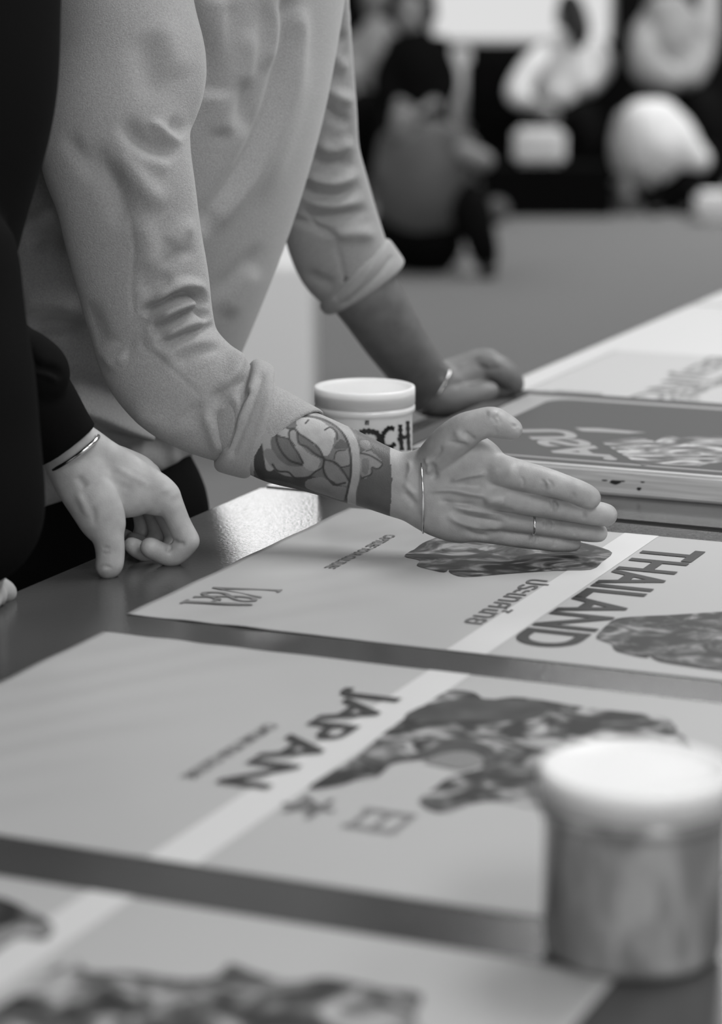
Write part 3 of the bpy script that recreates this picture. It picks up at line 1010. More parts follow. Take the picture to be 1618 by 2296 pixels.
# --- near cuff, rolled
cb = pchain([(495, 915, 2.425, 132), (540, 933, 2.42, 132), (595, 953, 2.415, 126), (660, 975, 2.41, 120)])
f = blob([cb], .0018, .004, np.array([0, 1, 0]), .72)
f.plane_cut(P(548, 925, 2.35), nrm(-.93, -.12, .36), .008)
f.plane_cut(P(607, 945, 2.35), nrm(.965, .10, -.24), .008)
f.chain(pchain([(596, 948, 2.415, 92), (700, 1014, 2.40, 88)]), .010, np.array([0, 1, 0]), .6, sub=True, smooth=False)
V, Fc = f.mesh(); V = relax(V, Fc, 1)
z4 = lambda p: zc(p, 3.371, 480, 780)
V = sculpt(V, Fc, [(z4([(380, 160), (300, 380), (180, 700), (120, 850)]), -3, 8, .1), (z4([(460, 200), (390, 500), (300, 760), (250, 900)]), 2, 12), (z4([(330, 200), (250, 420), (160, 650)]), 3, 10),
                   (z4([(260, 300), (160, 480), (110, 640), (60, 780)]), -6, 9, .1)])
link('cuff', vf_mesh('cuff', V, Fc), M['rib'], man)
# inside layer of the sleeve beyond the roll
f = blob([pchain([(570, 955, 2.415, 103), (640, 990, 2.405, 98), (700, 1018, 2.40, 94), (740, 1036, 2.40, 92)])], .0016, .004, np.array([0, 1, 0]), .74)
f.plane_cut(P(704, 932, 2.400), nrm(.62, -.52, -.58), .003)
f.chain(pchain([(600, 970, 2.415, 93), (660, 1000, 2.405, 92), (760, 1045, 2.40, 88)]), .002, np.array([0, 1, 0]), .74, sub=True, smooth=False)
V, Fc = f.mesh(); V = relax(V, Fc, 1)
link('sleeve_lining', vf_mesh('sleeve_lining', V, Fc), M['fleece'], man)

# --- far sleeve
far_sleeve = [(690, -150, 2.84, 70), (700, -30, 2.88, 76), (708, 110, 2.92, 78), (716, 240, 2.94, 80), (718, 340, 2.96, 84), (726, 420, 2.97, 96), (742, 505, 2.98, 104), (768, 580, 2.99, 102), (800, 622, 3.0, 90)]
f = blob([pchain(far_sleeve)], .0026, .004, np.array([0, 1, 0]), .7)
f.plane_cut(P(812, 640, 3.0), nrm(.73, 0, -.69), .004)
V, Fc = f.mesh(); V = relax(V, Fc, 2)
st = [
    (c5([(1300, 330), (1350, 380), (1430, 420)]), 6, 16), (c5([(1290, 420), (1350, 470), (1420, 500)]), -6, 12), (c5([(1260, 560), (1340, 600), (1430, 560)]), 6, 15),
    (c5([(1240, 640), (1320, 660), (1430, 650)]), -6, 12), (c5([(1200, 690), (1300, 730), (1380, 730), (1450, 680)]), 7, 12), (c5([(1180, 740), (1280, 790), (1380, 790), (1460, 730)]), -6, 10),
    (c5([(1200, 790), (1300, 820), (1400, 820), (1480, 790)]), 5, 13), (c5([(1200, 860), (1300, 880), (1420, 860), (1500, 840)]), -5, 11), (c5([(1130, 870), (1230, 900), (1330, 940), (1400, 1000)]), -4, 9),
    (c5([(1220, 830), (1260, 900), (1300, 945)]), -1.6, 6), (c5([(1350, 960), (1370, 1050), (1400, 1150)]), -1.8, 6, .1), (c5([(1300, 960), (1420, 940), (1530, 950)]), 5, 16),
    (c5([(1220, 1090), (1290, 1130), (1360, 1150)]), -3, 14), (c5([(1310, 100), (1360, 150), (1400, 180)]), -4, 14), (c5([(1320, 200), (1370, 260), (1410, 280)]), 4, 16),
]
V = sculpt(V, Fc, [(a_[0], a_[1] * 1.3) + tuple(a_[2:]) for a_ in st])
link('sleeve', vf_mesh('far_sleeve', V, Fc), M['fleece'], man)
f = blob([pchain([(775, 590, 2.99, 108), (815, 640, 3.0, 104), (850, 680, 3.0, 96)])], .0022, .004, np.array([0, 1, 0]), .76)
f.plane_cut(P(800, 612, 2.93), nrm(-.70, 0, .71), .007)
f.plane_cut(P(836, 672, 2.93), nrm(.55, .1, -.83), .007)
f.chain(pchain([(826, 655, 3.0, 74), (860, 715, 3.0, 74)]), .006, np.array([0, 1, 0]), .8, sub=True, smooth=False)
V, Fc = f.mesh(); V = relax(V, Fc, 1)
V = sculpt(V, Fc, [(c5([(1335, 1215), (1420, 1140), (1500, 1030), (1545, 950)]), -2.5, 6, .1), (c5([(1370, 1240), (1460, 1170), (1540, 1090), (1590, 1020)]), -2.5, 6, .1), (c5([(1350, 1230), (1440, 1150), (1530, 1030)]), 2, 6)])
link('cuff', vf_mesh('far_cuff', V, Fc), M['rib'], man)

# --- torso of the sweatshirt
nv = np.array([TV[0], TV[1], 0.0])
torso = [(430, -330, 2.76, 300), (442, -200, 2.76, 330), (425, -60, 2.76, 336), (396, 139, 2.76, 332), (345, 340, 2.76, 326), (285, 520, 2.77, 318), (240, 660, 2.78, 305), (190, 790, 2.79, 300), (140, 900, 2.80, 300), (112, 1000, 2.80, 305), (95, 1090, 2.80, 300)]
tp = [(a[0], a[1], a[2], a[3] * 1.36) for a in pchain(torso)]
f = blob([tp], .0038, .01, nv, .66, pad=.02)
cut = P(355, 1076, 2.62)
f.plane_cut(cut, np.array([0.25, -.15, -1.0]) / np.linalg.norm([.25, -.15, -1.0]), .03)
V, Fc = f.mesh(); V = relax(V, Fc, 2)
st = [
    (c5([(720, -40), (790, 120), (850, 260), (860, 400)]), -8, 30, .1), (c5([(870, -40), (880, 200), (890, 400), (900, 560)]), 5, 28, .1),
    (c5([(930, 0), (900, 300), (880, 600)]), -2, 18, .1), (c5([(1080, -40), (1070, 200), (1000, 420), (930, 560)]), -4, 26, .2),
    (c5([(1150, -60), (1160, 150), (1100, 420), (1000, 650), (880, 830), (790, 950)]), -9, 20, .1), (c5([(1190, 0), (1200, 180), (1130, 450), (1030, 680), (920, 830), (820, 930)]), 6, 22, .1),
    (c5([(1110, -40), (1120, 80), (1110, 200), (1060, 300)]), 4, 20), (c5([(980, 300), (1000, 480), (990, 560)]), -3, 18),
    (c5([(1230, 150), (1200, 400), (1120, 650), (1040, 850)]), 4, 24), (c5([(1070, 970), (1000, 1050), (900, 1150), (840, 1230)]), -3.5, 16, .35), (c5([(1040, 1060), (980, 1160), (900, 1290)]), 5, 22),
    (c5([(1000, 100), (1010, 250), (980, 380)]), 3, 24), 
    (c5([(60, 960), (140, 890), (230, 860)]), 6, 18), (c5([(90, 1000), (180, 960), (280, 1010)]), -8, 22), (c5([(50, 1230), (130, 1220), (250, 1230), (340, 1270)]), 8, 26), (c5([(80, 1330), (200, 1310), (350, 1330)]), -8, 22),
    (c5([(250, 1600), (370, 1640), (500, 1700), (620, 1750)]), 20, 26, .15), (c5([(240, 1540), (360, 1560), (500, 1620), (640, 1700)]), -5, 22, .15), (c5([(400, 1760), (540, 1790), (700, 1790)]), -12, 24, .15),
    (c5([(600, 1900), (680, 1880), (730, 1820)]), 4, 16),
]
V = sculpt(V, Fc, [(a_[0], a_[1] * 1.3) + tuple(a_[2:]) for a_ in st])
link('sweatshirt_body', vf_mesh('sweatshirt_body', V, Fc), M['fleece'], man)
# hem band
# --- trousers
tr = [(140, 1040, 2.84, 285), (150, 1120, 2.86, 262), (170, 1230, 2.88, 215)]
ax = np.array(P(190, 1100, 2.88))
f = blob([[(ax[0] - .07, 2.80, .97, .165), (ax[0] - .06, 2.82, .86, .17), (ax[0] - .06, 2.83, .78, .165)],
          [(ax[0] - .09, 2.74, .80, .10), (ax[0] - .10, 2.74, .5, .085), (ax[0] - .13, 2.76, .06, .065)],
          pchain([(300, 1100, 2.80, 118), (322, 1150, 2.78, 114), (325, 1240, 2.78, 106)]),
          [(ax[0] - .00, 2.93, .80, .10), (ax[0] - .02, 2.95, .5, .085), (ax[0] - .05, 2.98, .06, .065)]], .008, .03)
f.plane_cut((0, 0, .09), (0, 0, -1), .005)
V, Fc = f.mesh()
link('trousers', vf_mesh('trousers', V, Fc), M['black_cloth'], man)
for dx, y in ((-.13, 2.76), (-.05, 2.98)):
    f = blob([[(ax[0] + dx - .04, y, .045, .042), (ax[0] + dx + .05, y - .02, .04, .04), (ax[0] + dx + .14, y - .06, .035, .034)]], .006, .02)
    f.plane_cut((0, 0, .002), (0, 0, -1), .003)
    V, Fc = f.mesh()
    link('shoe', vf_mesh('shoe', V, Fc), M['shoe_dark'], man)

# --- the tattooed forearm and hand
yax = np.array([0, 1, 0])
arm = pchain([(420, 865, 2.435, 80), (520, 925, 2.42, 90), (610, 985, 2.405, 92), (692, 1013, 2.40, 86), (771, 1042, 2.39, 80), (836, 1067, 2.38, 72), (900, 1090, 2.37, 70), (945, 1098, 2.365, 72)])
def fchain(p): return pchain(p)
idx_f = [(1100, 1048, 2.345, 36), (1165, 1066, 2.335, 33), (1222, 1080, 2.33, 30), (1262, 1092, 2.33, 27), (1296, 1104, 2.335, 26), (1322, 1117, 2.34, 25)]
mid_f = [(1100, 1108, 2.345, 34), (1165, 1119, 2.343, 33), (1235, 1132, 2.345, 30), (1280, 1141, 2.348, 27.5), (1322, 1149, 2.352, 26.5), (1359, 1155, 2.356, 25)]
rin_f = [(1075, 1152, 2.35, 32), (1150, 1166, 2.355, 25.5), (1214, 1175, 2.358, 25), (1255, 1182, 2.36, 23), (1292, 1188, 2.362, 23), (1341, 1195, 2.366, 21)]
pin_f = [(1045, 1182, 2.35, 30), (1120, 1198, 2.36, 23), (1180, 1207, 2.362, 22), (1215, 1212, 2.364, 20), (1245, 1216, 2.366, 20), (1285, 1219, 2.37, 17.5)]
thu_f = [(968, 1040, 2.36, 40), (1000, 1000, 2.345, 40), (1038, 968, 2.335, 37), (1072, 952, 2.33, 30.5), (1104, 946, 2.33, 30), (1128, 955, 2.33, 24.5), (1150, 964, 2.33, 20.5)]
lo, hi = fbox([arm, pchain(idx_f), pchain(thu_f), pchain(pin_f), pchain(mid_f)], .012)
lo[0] = P(560, 1000, 2.4)[0]
f = Field(lo, hi, .00115)
f.chain(arm, .004, yax, .74)
for a, b, k in (((950, 1050, 2.365, 44), idx_f[0], .010), ((950, 1085, 2.365, 46), mid_f[0], .010), ((950, 1115, 2.365, 46), rin_f[0], .010), ((950, 1138, 2.365, 42), pin_f[0], .010)):
    f.chain(pchain([a, ((a[0] + b[0]) / 2, (a[1] + b[1]) / 2, 2.352, (a[3] + b[3]) / 2 + (3 if b is pin_f[0] else 0)), b]), k, yax, .78)
f.chain(pchain([(1000, 1010, 2.355, 34), (1050, 1022, 2.35, 34), (1085, 1040, 2.35, 32)]), .014, yax, .7)
f.chain(pchain([(1008, 985, 2.35, 24), (1040, 1010, 2.352, 22), (1080, 1022, 2.35, 18)]), .012, yax, .6)
for fg in (idx_f, mid_f, rin_f, pin_f):
    g = Field(lo, hi, .00115) if False else None
    f.chain(pchain(fg), .0024, None)
f.chain(pchain(thu_f), .004)
V, Fc = f.mesh()
V = relax(V, Fc, 1)
h3 = lambda p: zc(p, 3.111, 900, 900)
st = [
    # gaps between the fingers
    # knuckles and tendons
    (h3([(560, 700), (650, 680), (760, 700)]), 2.6, 13), (h3([(600, 500), (700, 470), (820, 500)]), 1.8, 14),
    (h3([(170, 630), (330, 615), (480, 640), (620, 665)]), 2.0, 6.5, .2), (h3([(330, 560), (450, 520), (600, 495)]), 1.7, 6.5, .2),
    (h3([(300, 700), (420, 740), (560, 770), (760, 790)]), 1.6, 6, .2), (h3([(300, 790), (420, 850), (560, 880), (720, 880)]), 1.5, 6.5, .2),
    (h3([(250, 690), (400, 720), (520, 720)]), -1.8, 6), (h3([(330, 760), (450, 800), (600, 830), (760, 850)]), -1.8, 6.5), (h3([(380, 570), (480, 590), (600, 590)]), -1.6, 9),
    (h3([(420, 880), (520, 930), (640, 940)]), -1.6, 7), (h3([(600, 720), (660, 760), (800, 775)]), -1.0, 8), (h3([(170, 430), (220, 470), (230, 560)]), -2.0, 8),
    (h3([(160, 380), (190, 450), (180, 520)]), 1.5, 5), (h3([(50, 400), (60, 480), (30, 560)]), 1.3, 6), (h3([(0, 620), (60, 680), (110, 740)]), -1.6, 8), (h3([(10, 560), (60, 620), (110, 660)]), 1.2, 6),
    # wrinkles of the joints
    (h3([(820, 520), (850, 560), (840, 610)]), -.6, 3), (h3([(960, 540), (1000, 570), (990, 620)]), -.7, 3), (h3([(1010, 540), (1050, 580), (1040, 620)]), -.7, 3), (h3([(985, 545), (1025, 580), (1015, 620)]), .5, 4),
    (h3([(1030, 680), (1050, 720), (1040, 770)]), -.7, 3), (h3([(1080, 690), (1100, 730), (1090, 775)]), -.7, 3), (h3([(1055, 690), (1076, 730), (1066, 770)]), .5, 4), (h3([(1270, 760), (1280, 800), (1272, 830)]), -.6, 3),
    (h3([(985, 830), (1000, 860), (990, 890)]), -.7, 3), (h3([(1040, 830), (1060, 860), (1045, 895)]), -.7, 3), (h3([(1200, 880), (1210, 910), (1200, 940)]), -.5, 3),
    (h3([(890, 920), (905, 950), (895, 985)]), -.7, 3), (h3([(930, 930), (945, 960), (935, 995)]), -.7, 3), (h3([(1060, 960), (1070, 990), (1060, 1020)]), -.5, 3),
    # thumb
    (h3([(360, 190), (420, 260), (500, 280)]), 1.5, 9), (h3([(300, 280), (380, 290), (480, 300)]), -1.0, 5), (h3([(420, 200), (470, 240), (520, 285)]), -1.3, 6), (h3([(620, 100), (650, 130), (660, 170)]), -.5, 3), (h3([(640, 90), (680, 120), (690, 170)]), -.5, 3), (h3([(590, 90), (640, 80), (680, 100)]), 1.0, 8),
    (h3([(760, 160), (800, 180), (830, 215)]), -.7, 4), (h3([(790, 175), (815, 190), (835, 205)]), .8, 4), (h3([(640, 170), (660, 210), (650, 240)]), -.5, 3),
    (h3([(280, 300), (260, 360), (200, 420)]), -1.0, 6), (h3([(1180, 640), (1200, 650), (1220, 690)]), -.4, 3),
]
V = sculpt(V, Fc, [(a_[0], a_[1] * 1.5) + tuple(a_[2:]) for a_ in st])
# skin tone and the ink of the tattoo, worked out where each point of the skin lies along the arm
px = proj(V)
tone = np.full(len(V), .33)
def inpoly(q, poly):
    poly = np.array(poly); ins = np.zeros(len(q), bool)
    j = len(poly) - 1
    for i in range(len(poly)):
        xi, yi = poly[i]; xj, yj = poly[j]
        c = ((yi > q[:, 1]) != (yj > q[:, 1])) & (q[:, 0] < (xj - xi) * (q[:, 1] - yi) / (yj - yi + 1e-9) + xi)
        ins ^= c; j = i
    return ins
def fill(pts, val, n=5):
    tone[inpoly(px, closed(z4(pts), n))] = val
def fills(pts, val):
    tone[inpoly(px, z4(pts))] = val
def outline(pts, w, val):
    c = catmull(z4(pts)); d, _ = polydist(px, c)
    k = np.clip((w - d) / 2.0 + .5, 0, 1)
    tone[:] = tone * (1 - k) + val * k
fills([(1060, 560), (1338, 700), (1326, 800), (1345, 1000), (1325, 1300), (1060, 1300)], .085)
fills([(300, 820), (380, 690), (440, 600), (520, 520), (700, 500), (1000, 560), (1080, 640), (1080, 1300), (300, 1300)], .11)
fill([(340, 760), (400, 700), (420, 800), (500, 900), (700, 960), (900, 1020), (1000, 1080), (980, 1200), (700, 1120), (420, 1060), (300, 900)], .045)
fill([(380, 1000), (520, 1010), (700, 1070), (860, 1130), (700, 1130), (500, 1090)], .07)
fill([(700, 1000), (820, 980), (900, 1040), (1000, 1060), (990, 1150), (860, 1120), (700, 1060)], .16)
fill([(410, 820), (400, 700), (440, 600), (540, 510), (640, 470), (460, 470), (380, 640), (390, 780)], .22)
outline([(420, 900), (400, 760), (400, 680), (450, 580), (540, 520), (660, 485), (800, 500), (930, 560), (1010, 640), (1058, 740), (1072, 860), (1066, 980), (1040, 1090), (1040, 1200)], 9.5, .30)
outline([(410, 800), (470, 880), (560, 930), (700, 930), (800, 880)], 12, .19)
fill([(470, 680), (490, 600), (560, 530), (680, 520), (820, 550), (930, 610), (1000, 720), (1020, 850), (900, 870), (800, 900), (660, 880), (540, 820)], .15)
fill([(600, 540), (680, 526), (780, 540), (860, 590), (910, 640), (890, 760), (840, 822), (760, 760), (660, 660), (620, 600)], .36)
fill([(505, 600), (560, 600), (560, 680), (480, 650)], .30)
fill([(565, 640), (600, 610), (640, 650), (660, 740), (720, 800), (800, 850), (760, 930), (680, 900), (640, 800), (580, 720)], .26)
fill([(628, 640), (700, 690), (780, 760), (830, 835), (760, 800), (700, 750), (640, 720)], .12)
fill([(475, 670), (560, 690), (630, 790), (670, 870), (600, 860), (510, 780)], .11)
fill([(540, 540), (600, 530), (625, 590), (590, 615), (530, 585)], .13)
fill([(830, 850), (900, 860), (960, 940), (1010, 1000), (1000, 1040), (920, 1020), (850, 960)], .16)
fill([(905, 840), (930, 780), (990, 770), (1020, 800), (1020, 880), (950, 895)], .19)
fill([(900, 760), (960, 690), (1010, 740), (1000, 760)], .08)
fill([(1105, 700), (1150, 690), (1190, 740), (1180, 780), (1110, 750)], .15)
fill([(1110, 800), (1180, 780), (1260, 850), (1265, 890), (1225, 910), (1190, 900), (1180, 960), (1115, 980)], .19)
fill([(1120, 840), (1170, 850), (1160, 950), (1120, 940)], .13)
for pts, w in (([(660, 882), (570, 850), (500, 770), (468, 670), (490, 590), (560, 532), (660, 514), (780, 528), (890, 574), (970, 644), (1014, 730), (1032, 840), (1032, 950), (1012, 1060), (990, 1150)], 2.6),
               ([(628, 640), (640, 720), (700, 750), (760, 800), (830, 838)], 2.2), ([(628, 640), (720, 700), (790, 760), (830, 838)], 2.0), ([(600, 610), (565, 640), (580, 720), (630, 790), (672, 872)], 2.0),
               ([(470, 664), (560, 690), (610, 740)], 1.6), ([(600, 608), (640, 650)], 1.8), ([(690, 570), (712, 545)], 1.8), ([(835, 620), (880, 600), (925, 640), (930, 690)], 1.8),
               ([(830, 838), (825, 920), (850, 980), (900, 1020), (920, 1035), (990, 1020)], 2.2), ([(840, 845), (920, 870), (980, 940), (1015, 1000)], 2.0), ([(440, 880), (480, 930), (560, 940), (620, 990), (700, 985), (760, 940), (820, 900), (828, 850)], 2.0),
               ([(1105, 795), (1180, 815), (1262, 866), (1262, 895), (1230, 915), (1192, 905), (1185, 955), (1115, 985)], 1.8), ([(905, 840), (925, 785), (990, 772)], 1.2), ([(535, 590), (560, 610), (600, 608)], 1.8), ([(1105, 690), (1170, 700), (1190, 760), (1150, 780)], 1.2), ([(905, 870), (960, 900), (1020, 890)], 1.6), ([(500, 470), (530, 480)], 2.5)):
    outline(pts, w, .035)
# slightly darker creased skin at the joints, paler nails
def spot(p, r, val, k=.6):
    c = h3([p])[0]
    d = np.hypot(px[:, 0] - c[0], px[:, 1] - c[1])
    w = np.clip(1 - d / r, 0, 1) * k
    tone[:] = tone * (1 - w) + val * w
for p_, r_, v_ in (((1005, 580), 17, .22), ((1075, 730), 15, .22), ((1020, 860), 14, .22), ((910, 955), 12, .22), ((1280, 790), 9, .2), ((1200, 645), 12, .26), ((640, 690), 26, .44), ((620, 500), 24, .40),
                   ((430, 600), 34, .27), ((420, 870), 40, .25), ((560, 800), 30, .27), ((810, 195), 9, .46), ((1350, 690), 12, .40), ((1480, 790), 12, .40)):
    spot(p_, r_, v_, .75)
body_parts = [(V, Fc, tone)]

# --- the far forearm and fist
fy = 3.0
farm = pchain([(760, 560, 2.985, 72), (800, 630, 2.99, 76), (840, 690, 3.0, 72), (876, 748, 3.02, 67), (912, 800, 3.05, 62), (945, 845, 3.08, 58), (962, 872, 3.10, 54)])
lo, hi = fbox([farm, pchain([(1165, 860, 3.14, 40), (1000, 880, 3.05, 60), (1100, 830, 3.22, 40)])], .012)
f = Field(lo, hi, .0015)
f.chain(farm, .005, yax, .8)
f.chain(pchain([(958, 868, 3.095, 51), (1010, 864, 3.105, 46), (1056, 842, 3.115, 41), (1093, 820, 3.12, 33)]), .012, yax, .95)
f.chain(pchain([(968, 884, 3.10, 44), (1020, 884, 3.11, 40), (1062, 872, 3.12, 36), (1095, 852, 3.13, 30)]), .012)
for pts in ([(1088, 820, 3.11, 33), (1116, 828, 3.105, 28), (1140, 844, 3.105, 25), (1150, 862, 3.11, 19), (1112, 878, 3.115, 18)],
            [(1090, 834, 3.135, 30), (1124, 840, 3.135, 26), (1152, 858, 3.135, 20), (1140, 874, 3.135, 16), (1108, 884, 3.14, 16)],
            [(1085, 845, 3.16, 28), (1128, 848, 3.16, 23), (1156, 864, 3.155, 16), (1112, 884, 3.16, 15)],
            [(1080, 855, 3.185, 24), (1124, 854, 3.185, 20), (1148, 868, 3.18, 14), (1115, 880, 3.185, 13)]):
    f.chain(pchain(pts), .004)
f.chain(pchain([(985, 896, 3.085, 36), (1030, 897, 3.08, 27), (1068, 888, 3.08, 22), (1100, 876, 3.085, 17)]), .008)
V, Fc = f.mesh(); V = relax(V, Fc, 1)
f9 = lambda p: zc(p, 3.677, 780, 620)
st = [(f9([(850, 770), (1000, 690), (1150, 620)]), 1.5, 7), (f9([(1040, 720), (1160, 760), (1280, 740)]), -2, 6), (f9([(770, 760), (790, 800), (780, 860)]), -2.5, 6), (f9([(1180, 700), (1190, 740)]), -1, 4),
      (f9([(840, 780), (830, 880), (760, 960)]), -1.2, 6), (f9([(1120, 830), (1200, 880), (1240, 910)]), -2.2, 7), (f9([(860, 830), (950, 880), (1000, 900)]), 1.2, 10)]
V = sculpt(V, Fc, st)
n = vnormals(V, Fc); px2 = proj(V)
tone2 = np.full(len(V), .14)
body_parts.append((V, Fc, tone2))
# --- trunk, neck, head inside and above the clothes (above the photo's upper edge)
sh = P(425, -100, 2.76)
f = Field((sh[0] - .35, 2.45, .85), (sh[0] + .35, 3.15, 2.0), .008)
hd = np.array([sh[0] + .10, 2.66, 1.74])
f.chain([(ax[0] - .05, 2.82, .95, .11), (sh[0] - .08, 2.80, 1.2, .12), (sh[0], 2.76, 1.42, .12)], .03)
f.chain([(sh[0] - .02, 2.72, 1.46, .07), (sh[0] + .04, 2.69, 1.60, .058), (sh[0] + .06, 2.68, 1.66, .055)], .03)
f.chain([(hd[0] - .01, hd[1], hd[2] + .03, .088), (hd[0] + .015, hd[1] - .006, hd[2] - .04, .068)], .03)
f.cone(hd + [.075, -.03, -.01], hd + [.088, -.035, -.03], .012, .016, .015)   # nose
f.cone(hd + [.055, -.02, -.075], hd + [.06, -.02, -.085], .02, .02, .02)
for s_ in (-1, 1):
    f.cone(hd + [.0 + .03 * 0, s_ * .085, -.005], hd + [-.008, s_ * .086, -.035], .014, .010, .01)
for a in (ns[0], pchain(far_sleeve)[1]):
    f.chain([(sh[0], 2.74, 1.40, .06), (a[0], a[1], a[2], .03)], .03)
V, Fc = f.mesh(); V = relax(V, Fc, 1)
body_parts.append((V, Fc, np.full(len(V), .30)))
def joined(parts, name):
    Vs, Fs, Ts, o = [], [], [], 0
    for v, fa, t in parts:
        Vs.append(v); Fs.append(fa + o); Ts.append(t); o += len(v)
    return vf_mesh(name, np.vstack(Vs), np.vstack(Fs), np.concatenate(Ts))
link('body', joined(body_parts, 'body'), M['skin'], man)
f = blob([[(hd[0] - .03, hd[1] + .0, hd[2] + .05, .09), (hd[0] - .045, hd[1], hd[2] + .0, .08)], [(hd[0], hd[1], hd[2] + .07, .07), (hd[0] + .03, hd[1] - .01, hd[2] + .075, .05)]], .006, .02)
V, Fc = f.mesh(); link('hair', vf_mesh('hair', V, Fc), M['hair'], man)
# eyes and mouth
for s_ in (-1, 1):
    bm = bmesh.new(); bmesh.ops.create_icosphere(bm, subdivisions=2, radius=.011, matrix=Matrix.Translation(Vector(hd) + Vector((.072, s_ * .03 - .01, .012))))
    from_bm('eye', bm, M['shoe_white'], man, True)
bm = bmesh.new(); tube(bm, [Vector(hd) + Vector((.066 + .008 * math.cos(a), .028 * math.sin(a) - .015, -.062)) for a in np.linspace(-1.2, 1.2, 7)], .004)
from_bm('mouth', bm, M['ink_soft'], man, True)

# --- chain on the wrist, its loose end, and the ring
def ring_around(bm, pts, r):
    tube(bm, [Vector(p) for p in pts] + [Vector(pts[0])], r, 8)
def loop(c, ax1, ax2, n=28):
    return [Vector(c) + Vector(ax1) * math.cos(2 * PI * i / n) + Vector(ax2) * math.sin(2 * PI * i / n) for i in range(n)]
wc = Vector(P(944, 1100, 2.365))
bm = bmesh.new()
up = Vector(P(941, 1008, 2.365)) - wc
ring_around(bm, loop(wc, up * 1.02, Vector((0.001, -.0295, 0))), .0011)
br = from_bm('wrist_chain', bm, M['silver'], man, True)
for px_, py_, r_ in ((941, 1063, .0022), (943, 1078, .0026), (942, 1071, .0016), (942, 1053, .0015), (944, 1088, .0016)):
    # clasp links sit on the camera side of the wrist
    tt = (1100 - py_) / (1100 - 1008)
    yy = 2.365 - .0305 * math.sqrt(max(0, 1 - tt * tt))
    bm = bmesh.new(); bmesh.ops.create_icosphere(bm, subdivisions=2, radius=r_, matrix=Matrix.Translation(Vector(P(px_, py_, yy))))
    from_bm('clasp_link', bm, M['silver'], br, True)
bm = bmesh.new(); tube(bm, [P(943, 1092, 2.334), P(944, 1130, 2.336), P(946, 1175, 2.339), P(947, 1200, 2.343), P(947, 1213, 2.345)], .0013)
from_bm('loose_chain_end', bm, M['silver'], br, True)
rc = Vector(P(1194, 1171, 2.358)); d_ = (Vector(P(1214, 1175, 2.358)) - Vector(P(1150, 1166, 2.355))).normalized()
u_ = Vector((0, 1, 0)).cross(d_).normalized(); 
bm = bmesh.new(); ring_around(bm, loop(rc, u_ * .0116 + d_ * .002, Vector((0, -.0122, 0)) + d_ * .001), .0014)
from_bm('finger_ring', bm, M['silver'], man, True)
# fist side: thin bracelets
wc2 = Vector(P(972, 872, 3.085))
bm = bmesh.new()
ax_b = (Vector(P(995, 840, 3.085)) - wc2)
ring_around(bm, loop(wc2, ax_b.normalized() * .0335, Vector((0.004, -.030, -.002))), .0010)
b2 = from_bm('bead_bracelet', bm, M['silver'], man, True)
bm = bmesh.new(); bmesh.ops.create_icosphere(bm, subdivisions=2, radius=.0035, matrix=Matrix.Translation(Vector(P(993, 861, 3.056))))
from_bm('bead', bm, M['silver'], b2, True)

# ================================================================== THE PERSON IN BLACK
dk = empty('person', (float(P(-150, 1100, 2.3)[0]), 2.3, 0), 'person in black jacket at the left edge, pinching hand resting on the dark table', 'person')
jk = [[(-150, -420, 2.2, 250), (-150, -160, 2.18, 290), (-158, 40, 2.17, 297), (-166, 180, 2.17, 298), (-196, 330, 2.17, 288), (-225, 520, 2.17, 272), (-243, 700, 2.18, 268), (-260, 900, 2.2, 265)]]
jw = [(a[0] - .059, a[1], a[2], a[3] + .05) for a in pchain(jk[0])]
near_arm = pchain([(-60, 560, 2.10, 95), (-62, 700, 2.09, 110), (-70, 840, 2.08, 140), (-70, 960, 2.08, 150), (-64, 1090, 2.08, 156), (-64, 1165, 2.09, 148), (-85, 1215, 2.11, 100)])
f = blob([jw, near_arm], .0045, .008, yax, .8)
V, Fc = f.mesh(); V = relax(V, Fc, 1)
link('jacket', vf_mesh('jacket', V, Fc), M['black_jacket'], dk)
f = blob([pchain([(-110, 760, 2.22, 100), (-20, 800, 2.23, 95), (40, 850, 2.24, 88), (92, 915, 2.265, 78), (138, 978, 2.288, 66), (170, 1020, 2.30, 62)])], .0025, .01)
f.chain(pchain([(60, 790, 2.22, 46), (95, 830, 2.22, 48), (100, 850, 2.24, 40)]), .01)
f.plane_cut(P(152, 1003, 2.29), nrm(.6, 0, -.8), .004)
f.chain(pchain([(150, 1000, 2.29, 60), (200, 1060, 2.30, 60)]), .003, sub=True, smooth=False)
V, Fc = f.mesh(); V = relax(V, Fc, 1)
V = sculpt(V, Fc, [(c2z([(140, 330), (200, 400), (280, 420), (330, 470)]), -6, 9), (c2z([(150, 420), (230, 430), (310, 480)]), 4, 8), (c2z([(60, 240), (120, 300), (160, 380)]), -5, 10)])
link('jacket_sleeve', vf_mesh('jacket_sleeve', V, Fc), M['black_jacket'], dk)
# trousers
qx = float(P(-200, 1000, 2.25)[0])
f = blob([[(qx - .11, 2.26, .92, .14), (qx - .11, 2.27, .78, .14)], [(qx - .08, 2.20, .76, .09), (qx - .09, 2.2, .45, .075), (qx - .10, 2.22, .06, .06)], [(qx - .04, 2.36, .76, .09), (qx - .05, 2.38, .45, .075), (qx - .06, 2.40, .06, .06)]], .008, .03)
f.plane_cut((0, 0, .09), (0, 0, -1), .005)
V, Fc = f.mesh(); link('trousers', vf_mesh('trousers', V, Fc), M['black_cloth'], dk)
for dx, y in ((-.10, 2.22), (-.06, 2.40)):
    f = blob([[(qx + dx - .04, y, .045, .042), (qx + dx + .05, y - .02, .04, .04), (qx + dx + .14, y - .06, .035, .034)]], .006, .02)
    f.plane_cut((0, 0, .002), (0, 0, -1), .003)
    V, Fc = f.mesh(); link('shoe', vf_mesh('shoe', V, Fc), M['shoe_dark'], dk)
